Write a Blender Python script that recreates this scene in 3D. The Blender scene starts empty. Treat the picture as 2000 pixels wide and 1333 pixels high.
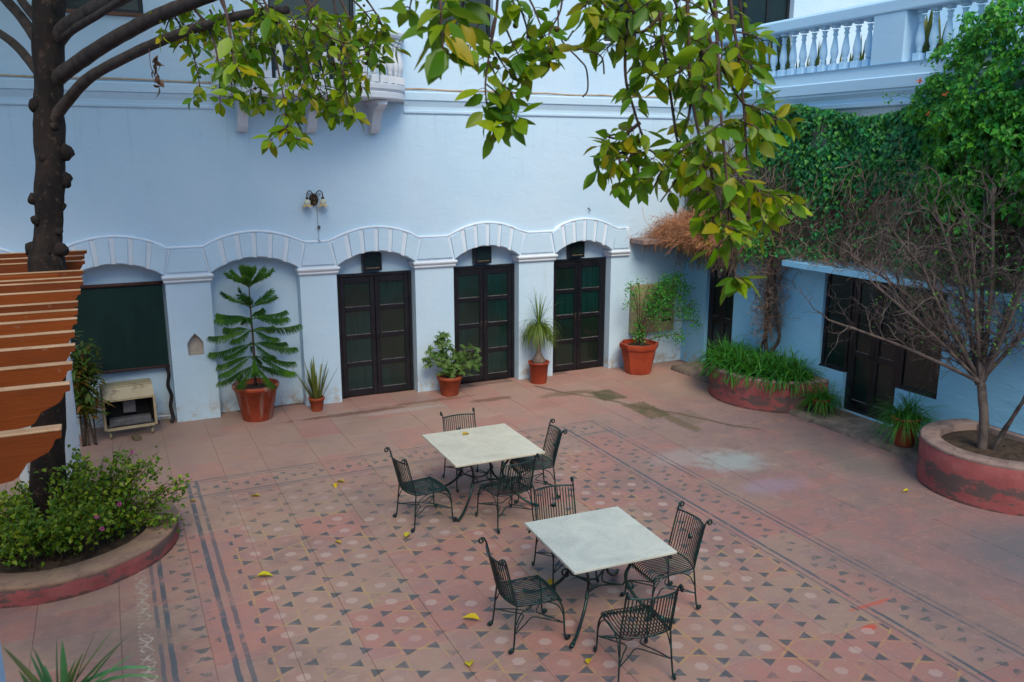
import bpy, math, random
from mathutils import Vector, Matrix, noise
random.seed(7)
PI = math.pi
scene = bpy.context.scene

# ------------------------------------------------------------------ camera
CAM = Vector((1.9489, -14.3062, 4.3)); YAW = 0.4458; PITCH = -0.2179; FPX = 1647.5
cam_d = bpy.data.cameras.new('camera'); cam = bpy.data.objects.new('camera', cam_d)
scene.collection.objects.link(cam); scene.camera = cam
cam_d.sensor_width = 36.0; cam_d.lens = 36.0 * FPX / 2000.0
cam_d.clip_start = 0.05; cam_d.clip_end = 400
cam.location = CAM; cam.rotation_euler = (PI / 2 + PITCH, 0, -YAW)
cam_d.dof.use_dof = True; cam_d.dof.focus_distance = 9.0; cam_d.dof.aperture_fstop = 4.5

# ------------------------------------------------------------------ world, sun, exposure
SUN_EL, SUN_AZ = math.radians(46), math.radians(194)      # azimuth: direction the light comes from, clockwise from +Y
w = bpy.data.worlds.new('World'); scene.world = w; w.use_nodes = True
wn = w.node_tree.nodes; wl = w.node_tree.links
bg = wn['Background']; sky = wn.new('ShaderNodeTexSky'); sky.sky_type = 'NISHITA'
sky.sun_disc = False; sky.sun_elevation = SUN_EL; sky.sun_rotation = SUN_AZ
sky.air_density = 1.25; sky.dust_density = .4; sky.ozone_density = 1.0
wl.new(sky.outputs[0], bg.inputs[0]); bg.inputs[1].default_value = 0.115
sun_d = bpy.data.lights.new('sun', 'SUN'); sun = bpy.data.objects.new('sun', sun_d)
scene.collection.objects.link(sun)
sun_d.energy = 1.5; sun_d.angle = math.radians(28); sun_d.color = (1.0, 0.87, 0.68)
sd = Vector((math.sin(SUN_AZ) * math.cos(SUN_EL), math.cos(SUN_AZ) * math.cos(SUN_EL), math.sin(SUN_EL)))
sun.rotation_euler = (-sd).to_track_quat('-Z', 'Y').to_euler(); sun.location = (0, 0, 20)
scene.view_settings.view_transform = 'Standard'; scene.view_settings.look = 'None'
scene.view_settings.gamma = 1; scene.view_settings.use_curve_mapping = False
scene.view_settings.exposure = 0.95
scene.render.engine = 'CYCLES'
scene.render.resolution_x = 1024; scene.render.resolution_y = 682

# camera basis: used to turn a measured image point plus a real distance (or plane) into a place in the court
RX = Vector((math.cos(YAW), -math.sin(YAW), 0))
FW = Vector((math.sin(YAW) * math.cos(PITCH), math.cos(YAW) * math.cos(PITCH), math.sin(PITCH)))
UP = RX.cross(FW)
def ray(u, v): return RX * ((u - 1000) / FPX) - UP * ((v - 666.5) / FPX) + FW
def D(u, v, dep): return CAM + ray(u, v) * dep
def on(u, v, ax, val):
    r = ray(u, v); return CAM + r * ((val - CAM[ax]) / r[ax])
def pix(p):
    q = Vector(p) - CAM; z = q.dot(FW)
    return (1000 + FPX * q.dot(RX) / z, 666.5 - FPX * q.dot(UP) / z, z)

# ------------------------------------------------------------------ helpers: objects
col = scene.collection
def tag(o, label=None, cat=None, group=None, kind=None):
    if label: o['label'] = label
    if cat: o['category'] = cat
    if group: o['group'] = group
    if kind: o['kind'] = kind
    return o
def empty(name, loc, rz=0, label=None, cat=None, group=None, kind=None):
    o = bpy.data.objects.new(name, None); col.objects.link(o)
    o.location = loc; o.rotation_euler = (0, 0, rz); o.empty_display_size = .2
    return tag(o, label, cat, group, kind)
def children(o): return [c for c in bpy.data.objects if c.parent == o]
def copy_tree(o, parent=None):
    c = o.copy(); col.objects.link(c); c.parent = parent
    for ch in children(o): copy_tree(ch, c)
    return c

class MB:
    def __init__(s): s.v = []; s.f = []; s.r = []          # r: one random value per face
    def add(s, vs, fs, rnd=0.0):
        b = len(s.v); s.v.extend([tuple(p) for p in vs])
        s.f.extend([tuple(i + b for i in f) for f in fs]); s.r.extend([rnd] * len(fs)); return s
    def box(s, x0, x1, y0, y1, z0, z1, M=None, taper=0):
        t = taper
        vs = [(x0, y0, z0), (x1, y0, z0), (x1, y1, z0), (x0, y1, z0), (x0 + t, y0 + t, z1), (x1 - t, y0 + t, z1), (x1 - t, y1 - t, z1), (x0 + t, y1 - t, z1)]
        if M: vs = [M @ Vector(p) for p in vs]
        return s.add(vs, [(0, 3, 2, 1), (4, 5, 6, 7), (0, 1, 5, 4), (1, 2, 6, 5), (2, 3, 7, 6), (3, 0, 4, 7)])
    def bbox(s, x0, x1, y0, y1, z0, z1, b=.01, M=None):      # box with bevelled edges all round
        pts = []
        for z, e in ((z0, b), (z0 + b, 0), (z1 - b, 0), (z1, b)):
            for (x, y) in ((x0 + b, y0 + e), (x1 - b, y0 + e), (x1 - e, y0 + b), (x1 - e, y1 - b), (x1 - b, y1 - e), (x0 + b, y1 - e), (x0 + e, y1 - b), (x0 + e, y0 + b)):
                pts.append((x, y, z))
        if M: pts = [M @ Vector(p) for p in pts]
        fs = [tuple(range(7, -1, -1)), tuple(range(24, 32))]
        for k in range(3):
            for i in range(8): fs.append((k * 8 + i, k * 8 + (i + 1) % 8, k * 8 + 8 + (i + 1) % 8, k * 8 + 8 + i))
        return s.add(pts, fs)
    def prism(s, poly, a0, a1, f):                            # poly of 2D points extruded from a0 to a1; f(p, q, a) -> xyz
        n = len(poly); vs = [f(p, q, a0) for p, q in poly] + [f(p, q, a1) for p, q in poly]
        fs = [tuple(range(n)), tuple(range(2 * n - 1, n - 1, -1))] + [(i, i + n, (i + 1) % n + n, (i + 1) % n) for i in range(n)]
        return s.add(vs, fs)
    def tube(s, pts, rad, n=6, cap=True):
        pts = [Vector(p) for p in pts]; m = len(pts)
        if not isinstance(rad, (list, tuple)): rad = [rad] * m
        T = []
        for i in range(m):
            t = pts[min(i + 1, m - 1)] - pts[max(i - 1, 0)]
            T.append(t.normalized() if t.length > 1e-9 else Vector((0, 0, 1)))
        u = T[0].orthogonal().normalized(); vs = []
        for i in range(m):
            u = (u - T[i] * u.dot(T[i])); u = u.normalized() if u.length > 1e-6 else T[i].orthogonal().normalized()
            w_ = T[i].cross(u)
            for k in range(n):
                a = 2 * PI * k / n; vs.append(pts[i] + (u * math.cos(a) + w_ * math.sin(a)) * rad[i])
        fs = [(i * n + k, i * n + (k + 1) % n, (i + 1) * n + (k + 1) % n, (i + 1) * n + k) for i in range(m - 1) for k in range(n)]
        if cap: fs += [tuple(range(n - 1, -1, -1)), tuple(range((m - 1) * n, m * n))]
        return s.add(vs, fs)
    def lathe(s, prof, n=16, c=(0, 0, 0), cap=True, sx=1, sy=1, a0=0, M=None):
        vs = []
        for r, z in prof:
            for k in range(n):
                a = a0 + 2 * PI * k / n; p = (c[0] + r * math.cos(a) * sx, c[1] + r * math.sin(a) * sy, c[2] + z)
                vs.append(M @ Vector(p) if M else p)
        m = len(prof)
        fs = [(i * n + k, i * n + (k + 1) % n, (i + 1) * n + (k + 1) % n, (i + 1) * n + k) for i in range(m - 1) for k in range(n)]
        if cap: fs += [tuple(range(n - 1, -1, -1)), tuple(range((m - 1) * n, m * n))]
        return s.add(vs, fs)
    def ball(s, c, r, n=8, m=5, sz=1):
        return s.lathe([(max(r * math.sin(PI * i / m), r * .02), -r * sz * math.cos(PI * i / m)) for i in range(m + 1)], n, c)
    def mesh(s, name, smooth=False):
        me = bpy.data.meshes.new(name); me.from_pydata(s.v, [], s.f)
        if smooth: me.polygons.foreach_set('use_smooth', [True] * len(s.f))
        if any(s.r):
            at = me.attributes.new('rnd', 'FLOAT', 'FACE'); at.data.foreach_set('value', s.r)
        me.update(); return me
    def build(s, name, mat, parent=None, smooth=False, loc=None):
        me = s.mesh(name, smooth); me.materials.append(mat)
        return link(name, me, parent, loc)
def link(name, me, parent=None, loc=None, rot=None, scale=None):
    o = bpy.data.objects.new(name, me); col.objects.link(o)
    if parent: o.parent = parent
    if loc is not None: o.location = loc
    if rot is not None: o.rotation_euler = rot
    if scale is not None: o.scale = scale
    return o
def jitter(me, amp, sc):                                       # uneven hand-made surface
    for v in me.vertices:
        n_ = noise.noise_vector(v.co * sc); v.co += n_ * amp
def spline(P, n=6):                                            # Catmull-Rom through points
    P = [Vector(p) for p in P]; out = []
    for i in range(len(P) - 1):
        a = P[max(i - 1, 0)]; b = P[i]; c = P[i + 1]; d = P[min(i + 2, len(P) - 1)]
        for k in range(n):
            t = k / n
            out.append(.5 * ((2 * b) + (c - a) * t + (2 * a - 5 * b + 4 * c - d) * t * t + (3 * b - a - 3 * c + d) * t ** 3))
    out.append(P[-1]); return out
def lerp(a, b, t): return a + (b - a) * t

# ------------------------------------------------------------------ helpers: node expressions
class NT:
    def __init__(s, name):
        s.m = bpy.data.materials.new(name); s.m.use_nodes = True
        s.n = s.m.node_tree.nodes; s.l = s.m.node_tree.links; s.b = s.n['Principled BSDF']
        s._pos = None
    def node(s, t, **k):
        n = s.n.new(t)
        for a, b in k.items(): setattr(n, a, b)
        return n
    def put(s, sock, v):
        if isinstance(v, E): s.l.new(v.s, sock)
        elif isinstance(v, bpy.types.NodeSocket): s.l.new(v, sock)
        elif isinstance(v, (tuple, list)) and len(v) == 3 and sock.type == 'RGBA': sock.default_value = (*v, 1)
        else: sock.default_value = v
    def math(s, op, *a):
        n = s.node('ShaderNodeMath', operation=op)
        for i, x in enumerate(a): s.put(n.inputs[i], x)
        return E(s, n.outputs[0])
    def pos(s):
        if s._pos is None:
            g = s.node('ShaderNodeNewGeometry'); x = s.node('ShaderNodeSeparateXYZ'); s.l.new(g.outputs['Position'], x.inputs[0])
            s._pos = (g.outputs['Position'], E(s, x.outputs[0]), E(s, x.outputs[1]), E(s, x.outputs[2]), g)
        return s._pos
    def noise(s, scale, detail=4, rough=.55, vec=None, stretch=None, dist=0):
        v = vec if vec is not None else s.pos()[0]
        if stretch:
            mp = s.node('ShaderNodeMapping'); s.l.new(v, mp.inputs[0]); mp.inputs['Scale'].default_value = stretch; v = mp.outputs[0]
        n = s.node('ShaderNodeTexNoise'); s.l.new(v, n.inputs['Vector'])
        n.inputs['Scale'].default_value = scale; n.inputs['Detail'].default_value = detail; n.inputs['Roughness'].default_value = rough
        n.inputs['Distortion'].default_value = dist
        return E(s, n.outputs[0])
    def voro(s, scale, feat='F1'):
        n = s.node('ShaderNodeTexVoronoi', feature=feat); s.l.new(s.pos()[0], n.inputs['Vector']); n.inputs['Scale'].default_value = scale
        return E(s, n.outputs[0])
    def mix(s, f, a, b, mode='MIX'):
        n = s.node('ShaderNodeMix', data_type='RGBA', blend_type=mode); s.put(n.inputs[0], f); s.put(n.inputs[6], a); s.put(n.inputs[7], b)
        return n.outputs[2]
    def ss(s, x, a, b):                                         # smoothstep a..b
        n = s.node('ShaderNodeMapRange', interpolation_type='SMOOTHSTEP'); s.put(n.inputs[0], x)
        n.inputs[1].default_value = a; n.inputs[2].default_value = b; return E(s, n.outputs[0])
    def bump(s, h, strength=.3, dist=.01):
        n = s.node('ShaderNodeBump'); s.put(n.inputs['Height'], h); n.inputs['Strength'].default_value = strength; n.inputs['Distance'].default_value = dist
        s.l.new(n.outputs[0], s.b.inputs['Normal'])
    def rnd(s):
        o = s.node('ShaderNodeObjectInfo'); a = s.node('ShaderNodeAttribute', attribute_name='rnd')
        return s.math('FRACT', E(s, o.outputs['Random']) + E(s, a.outputs['Fac']))
    def done(s, c, rough=.8, metal=0, spec=.3):
        s.put(s.b.inputs['Base Color'], c); s.put(s.b.inputs['Roughness'], rough); s.put(s.b.inputs['Metallic'], metal)
        s.b.inputs['Specular IOR Level'].default_value = spec; return s.m
class E:
    def __init__(s, t, sock): s.t = t; s.s = sock
    def __add__(s, o): return s.t.math('ADD', s, o)
    __radd__ = __add__
    def __sub__(s, o): return s.t.math('SUBTRACT', s, o)
    def __rsub__(s, o): return s.t.math('SUBTRACT', o, s)
    def __mul__(s, o): return s.t.math('MULTIPLY', s, o)
    __rmul__ = __mul__
    def __lt__(s, o): return s.t.math('LESS_THAN', s, o)
    def __gt__(s, o): return s.t.math('GREATER_THAN', s, o)
    def abs(s): return s.t.math('ABSOLUTE', s)
    def floor(s): return s.t.math('FLOOR', s)
    def fract(s): return s.t.math('FRACT', s)
    def max(s, o): return s.t.math('MAXIMUM', s, o)
    def min(s, o): return s.t.math('MINIMUM', s, o)

# ------------------------------------------------------------------ materials
def mat_whitewash(name, base, blue=(.50, .62, .74), dirt=(.42, .36, .27), dirt_amt=.25, bumps=.5):
    t = NT(name); P, x, y, z, g = t.pos()
    big = t.noise(.55, 3); med = t.noise(3.2, 5, .6); fine = t.noise(22, 4, .6)
    trowel = t.noise(4.2, 4, .55, stretch=(.6, .6, 1.5), dist=.7)
    c = t.mix(t.ss(big, .35, .7) * .35, base, blue)
    c = t.mix(t.ss(med, .52, .78) * .22, c, tuple(v * .80 for v in base))
    str_ = t.noise(3.0, 4, .6, stretch=(1.6, 1.6, .12))
    low = 1 - t.ss(z, .02, .5)
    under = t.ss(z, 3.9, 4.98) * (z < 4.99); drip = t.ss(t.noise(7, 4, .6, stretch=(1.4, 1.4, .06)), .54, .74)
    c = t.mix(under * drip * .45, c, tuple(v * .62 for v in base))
    dab = t.noise(9, 4, .6, stretch=(.8, .8, 1.25), dist=.5)
    c = t.mix(t.ss(dab, .60, .72) * t.ss(big, .42, .6) * .22, c, tuple(v * .74 for v in base))
    d = (t.ss(t.noise(5, 5, .7), .44, .66) * low * .85) + t.ss(str_, .60, .84) * dirt_amt
    c = t.mix(d.min(1.0), c, dirt)
    t.bump(trowel * .8 + fine * .15 + med * .5 + dab * .5, bumps * .62, .022)
    return t.done(c, .85, spec=.2)
M = {}
M['wall'] = mat_whitewash('whitewash_plaster', (.57, .74, .87), blue=(.40, .64, .82))
M['parapet'] = mat_whitewash('skylit_limewash', (.47, .70, .87), blue=(.36, .62, .83), bumps=.35)  # white terrace wash, bluer: the blue light there is put into the colour
M['wall2'] = mat_whitewash('blue_shaded_whitewash_plaster', (.30, .62, .84), blue=(.14, .48, .76), bumps=.9)  # same white wall paint, with its blue shade put into the base colour
M['trim'] = mat_whitewash('painted_trim', (.74, .81, .87), dirt_amt=.15, bumps=.25)
M['balcony'] = mat_whitewash('balcony_limewash', (.74, .76, .78), dirt=(.62, .40, .22), dirt_amt=.55, bumps=.2)

def mat_floor():
    t = NT('red_sandstone_with_painted_pattern'); P, x, y, z, g = t.pos()
    r = t.rnd()
    n1 = t.noise(.7, 4, .6); n2 = t.noise(3.5, 6, .65, dist=.6); n3 = t.noise(14, 5, .6); n4 = t.noise(60, 3)
    red, tan, grey = (.385, .19, .155), (.35, .235, .18), (.22, .155, .14)
    c = t.mix(t.ss(n2 * .6 + r * .4, .35, .65), red, tan)
    c = t.mix(t.ss(n1 * .7 + t.noise(2.1, 5, .7) * .3, .47, .64) * .75, c, grey)
    right = t.ss(x, 7.0, 10.5) * (1 - t.ss(y, -3.5, -1.5))
    c = t.mix(right * (t.ss(n2, .25, .65) * .55 + .25), c, (.205, .150, .155)); c = t.mix(t.ss(t.noise(1.6, 6, .7, dist=1.2), .50, .62) * .45, c, (.29, .19, .19)); c = t.mix(t.ss(t.noise(2.7, 6, .75, dist=1.5), .56, .64) * right * .5, c, (.13, .115, .125))
    c = t.mix(t.ss(n3, .52, .75) * .35, c, (.46, .31, .26)); c = t.mix(t.ss(y, -5.5, -.5) * t.ss(n1, .35, .6) * .45, c, (.50, .32, .245))
    c = t.mix(t.ss(t.noise(9, 6, .7), .60, .75) * .4, c, (.16, .11, .095))
    # worn-in stains of their own shape
    def blob(cx, cy, rx, ry, a, colr, soft=.5):
        dx = (x - cx) * (1 / rx); dy = (y - cy) * (1 / ry)
        d = t.math('SQRT', dx * dx + dy * dy) + (n2 - .5) * 1.5 + (n3 - .5) * .5
        return t.mix((1 - t.ss(d, 1 - soft, 1.1)) * a, c, colr)
    def patch(cx, cy, hx, hy, a, colr):
        d = ((x - cx).abs() * (1 / hx)).max((y - cy).abs() * (1 / hy)) + (n3 - .5) * .7 + (t.noise(30, 3, .7) - .5) * .5
        return t.mix((1 - t.ss(d, .80, 1.05)) * (t.ss(n2, .25, .6) * .5 + .5) * a, c, colr)
    c = patch(9.92, -1.66, .27, .34, .92, (.085, .08, .035)); c = patch(10.05, -2.75, .25, .48, .92, (.10, .09, .04)); c = patch(10.5, -3.4, .22, .35, .6, (.17, .14, .09))
    dl = (x - 9.31 + (y + 1.1) * .53 + (n1 - .5) * .5).abs() + (n3 - .5) * .08
    c = t.mix((1 - t.ss(dl, .01, .07)) * (y > -4.4) * (y < -.5) * .75, c, (.10, .075, .05))
    c = blob(10.15, -3.6, .16, .6, .7, (.12, .10, .05))
    c = blob(9.3, -1.25, .6, .16, .7, (.15, .11, .06))
    c = blob(9.75, -5.35, .62, .5, .6, (.33, .43, .43), .7)
    c = blob(9.2, -4.9, .7, .4, .4, (.36, .38, .37), .7)
    c = blob(9.6, -6.3, .6, .3, .5, (.30, .24, .33), .7)
    c = blob(5.4, -.75, 1.2, .1, .75, (.16, .085, .06))
    c = blob(6.9, -.62, 1.0, .09, .7, (.20, .10, .07))
    c = blob(7.9, -1.0, .5, .12, .7, (.15, .085, .06))
    c = blob(6.3, -.95, .9, .12, .5, (.45, .38, .35))
    c = blob(11.3, -6.2, .5, 1.4, .6, (.13, .14, .13), .8)
    c = blob(10.9, -9.0, 1.2, .9, .7, (.12, .15, .17), .8)
    c = blob(1.8, -6.9, .7, 1.1, .6, (.17, .13, .12), .8)
    c = blob(8.0, -9.35, .12, .05, .9, (.55, .09, .05), .4)
    c = blob(8.35, -9.05, .3, .03, .7, (.50, .10, .06), .4)
    # painted pattern: three families of yellow lines, slate triangles, pale hexagons
    wob = (t.noise(5, 3) - .5) * .022
    xs = x + wob; ys = y + wob
    s_ = (xs - 3.093) * (1 / .3465)
    tt = (ys + 6.062 + (xs - 3.093) * .0225) * (1 / .357) - s_ * .5
    i = (s_ + .5).floor(); j = (tt + .5).floor(); k = (s_ + tt + .5).floor()
    tri = (k - i - j).abs() > .5
    ls = (s_.fract() - .5).abs(); lt = (tt.fract() - .5).abs(); lk = ((s_ + tt).fract() - .5).abs()
    near = ls.min(lt).min(lk)
    fs = (s_ - i).abs(); ft = (tt - j).abs(); fk = (s_ - i + tt - j).abs()
    hexm = (fs.max(ft).max(fk) + (n3 - .5) * .09) < .165
    inreg = (x > 2.86) * (x < 8.17) * (y < -3.52)
    wear = t.noise(2.3, 5, .65); wear2 = t.noise(8, 5, .65)
    wn_ = t.node('ShaderNodeTexWhiteNoise', noise_dimensions='3D'); cx = t.node('ShaderNodeCombineXYZ')
    t.put(cx.inputs[0], i); t.put(cx.inputs[1], j); t.put(cx.inputs[2], k); t.l.new(cx.outputs[0], wn_.inputs[0])
    rt = E(t, wn_.outputs[0])
    slate, yel, pale = (.060, .085, .095), (.44, .31, .10), (.47, .36, .32)
    far = 1 - t.ss(y, -5.2, -3.5) * .55
    f_tri = tri * (near > .055) * inreg * t.ss(rt * .75 + wear2 * .55, .24, .54) * .85 * far
    f_hex = (1 - tri) * hexm * inreg * t.ss(rt * .6 + wear * .6, .40, .72) * .66 * far
    f_lin = (near < .021) * inreg * t.ss(wear + wear2 * .5, .70, .90) * .8 * far
    c = t.mix(f_hex, c, pale); c = t.mix(f_lin, c, yel); c = t.mix(f_tri, c, t.mix(t.ss(n3, .45, .7) * .6, slate, (.20, .17, .19)))
    # border bands
    def lx(xc, w_, a=1.0): return ((xs - xc).abs() < w_) * a
    yin = (y < -2.84); xin = (x > 2.0) * (x < 8.97)
    LX = (lx(2.035, .018, .8) + lx(2.12, .024) + lx(2.605, .026) + lx(2.715, .022, .8) + lx(8.29, .02) + lx(8.20, .014, .6) + lx(8.87, .016, .9) + lx(8.955, .014, .8)) * yin
    LY = (((ys + 2.84).abs() < .016) * .8 + ((ys + 2.92).abs() < .012) * .6 + ((ys + 3.40).abs() < .018) * .8 + ((ys + 3.47).abs() < .012) * .6) * xin
    f_l = ((LX + LY).min(1.0)) * t.ss(wear + wear2 * .6, .58, .82) * .85
    c = t.mix(f_l, c, (.065, .095, .12))
    def band(u_, v_, reg):
        v2 = ((v_ + 5.60) * (1 / .385)).fract(); dv = ((v2 - .5).abs() - .5).abs() * .385      # distance from hourglass centre
        au = u_.abs()
        hour = (dv < .105) * (dv > .03) * ((au - dv * .72) < 0)
        dw = ((v2 - .5).abs()) * .385; ww = au - .075
        side = (ww > 0) * (ww < .09) * ((dw - ww * .55) < 0)
        return (hour + side).min(1.0) * reg
    bt = band(xs - 2.37, ys, (x > 2.15) * (x < 2.58) * (y < -3.5)) + band(xs - 8.6, ys + .1, (x > 8.32) * (x < 8.85) * (y < -3.5)) + band(ys + 3.16, xs, (y < -2.95) * (y > -3.38) * (x > 2.2) * (x < 8.8))
    c = t.mix(bt.min(1.0) * t.ss(wear2 + wear * .4, .58, .75) * .8, c, (.085, .105, .11))
    sq = t.math('SINE', ys * (2 * PI / .21)) * .034; sq2 = t.math('SINE', ys * (2 * PI / .21) + 1.9) * .03
    scr = (((xs - 1.945 - sq).abs() < .011) + ((xs - 1.905 - sq2).abs() < .009) + ((xs - 1.915).abs() < .055) * (t.math('SINE', ys * (2 * PI / .07) + xs * 30) > .55) * .6).min(1.0)
    c = t.mix(scr * (y < -4.9) * (x > 1.85) * (x < 2.0) * t.ss(wear2 + wear * .3, .5, .68) * .8, c, (.44, .38, .31))
    c = t.mix(t.ss(t.noise(26, 3, .7), .715, .74) * .7, c, (.07, .05, .04)); c = t.mix(t.ss(n4, .70, .74) * .35, c, (.55, .45, .38))
    t.bump(n2 * .5 + n3 * .3 + n4 * .1, .35, .012)
    rough = t.ss(n1, .3, .7) * .2 + .5
    return t.done(c, rough, spec=.35)
M['floor'] = mat_floor()

def simple(name, c1, c2=None, rough=.6, sc=8, metal=0, spec=.3, bump=.15, bsc=40, lo=.4, hi=.65, c3=None, stretch=None, obj=False):
    t = NT(name); vec = None
    if obj: tc = t.node('ShaderNodeTexCoord'); vec = tc.outputs['Object']
    n = t.noise(sc, 5, .6, vec=vec, stretch=stretch); c = t.mix(t.ss(n, lo, hi), c1, c2 or tuple(v * .7 for v in c1))
    if c3: c = t.mix(t.ss(t.noise(sc * 2.3, 5, .7, vec=vec), .55, .68) * .8, c, c3)
    if bump: t.bump(t.noise(bsc, 4, .6, vec=vec, stretch=stretch), bump, .01)
    return t.done(c, rough, metal, spec)
def leafmat(name, cols, rough=.45, trans=.35, spec=.4, under=None):
    t = NT(name); r = t.rnd(); ramp = t.node('ShaderNodeValToRGB'); t.put(ramp.inputs[0], r)
    el = ramp.color_ramp.elements
    while len(el) < len(cols): el.new(.5)
    for i, cc in enumerate(cols): el[i].position = i / (len(cols) - 1); el[i].color = (*cc, 1)
    c = t.mix(t.ss(t.noise(30, 3), .45, .7) * .25, ramp.outputs[0], tuple(v * .6 for v in cols[len(cols) // 2]))
    t.done(c, rough, spec=spec)
    tr = t.node('ShaderNodeBsdfTranslucent'); t.l.new(t.mix(.55, c, (.32, .42, .03)), tr.inputs[0])
    ms = t.node('ShaderNodeMixShader'); ms.inputs[0].default_value = trans
    out = t.n['Material Output']; t.l.new(t.b.outputs[0], ms.inputs[1]); t.l.new(tr.outputs[0], ms.inputs[2]); t.l.new(ms.outputs[0], out.inputs[0])
    return t.m
M['doorwood'] = simple('dark_plum_door_paint', (.005, .006, .010), (.011, .011, .015), .34, 5, spec=.5, bump=.1)
def mat_pane():
    t = NT('green_curtained_glass'); P, x, y, z, g = t.pos(); r = t.rnd()
    f = t.noise(22, 3, .6, stretch=(1, 1, .04)); b = t.noise(1.7, 3)
    c = t.mix(t.ss(b + r * .4 - .2, .35, .65), (.004, .028, .026), (.008, .018, .013)); c = t.mix(t.ss(f, .42, .68) * .55, c, (.003, .012, .012))
    t.bump(t.noise(3, 2), .08, .01); return t.done(c, .12, spec=.6)
M['glass'] = mat_pane()
M['glassr'] = simple('dark_door_glass', (.005, .016, .018), (.009, .018, .016), .2, 1.6, spec=.5, bump=0)
M['blind'] = simple('dark_green_blind_cloth', (.006, .030, .026), (.004, .022, .020), .8, 2, bump=.1)
M['dark'] = simple('dark_interior', (.012, .012, .014), None, .9)
M['iron'] = simple('dark_green_painted_iron', (.008, .040, .036), (.012, .012, .020), .36, 9, .3, spec=.5, bump=.15, c3=(.015, .17, .14), obj=True)
M['ironblack'] = simple('black_iron', (.02, .016, .018), (.035, .025, .02), .4, 9, .3)
def mat_marble(name, a, b_, cst):
    t = NT(name); tc = t.node('ShaderNodeTexCoord'); v = tc.outputs['Object']
    n = t.noise(2.4, 6, .62, vec=v, dist=.9); vn = (t.noise(3.1, 7, .6, vec=v, dist=1.4) - .5).abs()
    c = t.mix(t.ss(n, .35, .7), a, b_); c = t.mix((1 - t.ss(vn, .0, .035)) * .28, c, tuple(q * .62 for q in a))
    c = t.mix(t.ss(t.noise(5.5, 6, .75, vec=v), .60, .72) * .55, c, cst); c = t.mix(t.ss(t.noise(38, 3, .6, vec=v), .70, .76) * .7, c, (.17, .14, .10))
    t.bump(t.noise(20, 4, .6, vec=v), .06, .01); return t.done(c, t.ss(n, .3, .7) * .22 + .22, spec=.4)
M['marble'] = mat_marble('worn_cream_marble_top', (.66, .63, .49), (.54, .53, .42), (.42, .38, .27))
M['marble2'] = mat_marble('worn_white_marble_top', (.60, .63, .54), (.49, .53, .47), (.40, .36, .28))
M['terra'] = simple('terracotta', (.36, .075, .03), (.27, .055, .025), .55, 6, c3=(.20, .09, .06))
M['terrabig'] = simple('painted_terracotta', (.38, .06, .022), (.30, .045, .02), .42, 3, spec=.4)
def mat_streak():
    t = NT('terracotta_with_lime_streaks'); tc = t.node('ShaderNodeTexCoord')
    n = t.noise(7, 3, .5, vec=tc.outputs['Object'], stretch=(1, 1, .05)); c = t.mix(t.ss(t.noise(6, 4), .4, .7), (.38, .07, .03), (.27, .05, .025))
    c = t.mix(t.ss(n, .50, .60) * .7, c, (.42, .28, .24)); return t.done(c, .5)
M['terrastreak'] = mat_streak()
M['soil'] = simple('dry_soil', (.075, .05, .035), (.035, .025, .018), .95, 12, bump=.8, bsc=30)
def mat_planter():
    t = NT('peeling_pink_plaster'); P, x, y, z, g = t.pos()
    n = t.noise(3, 5, .65); n2 = t.noise(7, 6, .7); n3 = t.noise(2.2, 5, .7, stretch=(1, 1, 2.2))
    c = t.mix(t.ss(n, .35, .7), (.33, .095, .095), (.25, .07, .072))
    c = t.mix(t.ss(n2, .45, .8) * .35, c, (.34, .17, .146))
    band = (1 - t.ss(((z - .20).abs()), .03, .20))
    c = t.mix(t.ss(n3 + band * .14, .57, .64) * .9, c, (.10, .085, .08))
    c = t.mix(t.ss(n2 * (1 - t.ss(z, .0, .12)) , .42, .5) * .8, c, (.08, .06, .055))
    t.bump(n2 * .6 + n3 * .6, .5, .02); return t.done(c, .85, spec=.15)
M['planter'] = mat_planter()
M['rim'] = simple('weathered_concrete_rim', (.30, .22, .19), (.22, .15, .14), .85, 5, bump=.5, c3=(.09, .08, .07))
M['rimtan'] = simple('worn_sandstone_rim', (.33, .22, .146), (.26, .165, .125), .85, 4, bump=.5, c3=(.12, .09, .07))
M['ledge'] = simple('stained_concrete_ledge', (.24, .19, .146), (.13, .105, .09), .9, 4, bump=.6, c3=(.055, .06, .045))
M['orange'] = simple('burnt_orange_paint', (.21, .045, .004), (.155, .032, .003), .5, 1.4, spec=.35, bump=.12, bsc=14, stretch=(.3, 1, 1), lo=.3, hi=.7)
def mat_orange():
    t = NT('burnt_orange_weathered_paint'); P, x, y, z, g = t.pos(); r = t.rnd()
    c = t.mix(t.ss(t.noise(1.6, 4) * .6 + r * .4, .3, .7), (.20, .043, .0025), (.13, .027, .002)); gr = t.noise(26, 5, .65, stretch=(.12, 1, 1.4))
    c = t.mix(t.ss(gr, .50, .72) * .45, c, (.10, .024, .006)); c = t.mix(t.ss(t.noise(9, 6, .7), .64, .70) * .7, c, (.24, .13, .08))
    t.bump(gr, .35, .01); return t.done(c, .55, spec=.3)
M['orange'] = mat_orange()
M['cream'] = simple('bleached_top_edge', (.46, .31, .19), (.32, .20, .11), .7, 5, bump=.2, c3=(.30, .16, .09), stretch=(.25, 1, 1))
M['bark'] = simple('dark_rough_bark', (.020, .014, .012), (.007, .006, .006), .9, 6, bump=1.0, bsc=16, c3=(.075, .05, .035), stretch=(1, 1, .35))
M['limb'] = simple('brown_limb_bark', (.060, .045, .038), (.034, .026, .022), .85, 9, bump=.6, bsc=30)
M['twig'] = simple('brown_twig', (.095, .060, .045), (.06, .035, .03), .8, 12, bump=.2)
M['drytwig'] = simple('dry_grey_twig', (.125, .10, .09), (.055, .045, .043), .85, 7, bump=.3)
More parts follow.
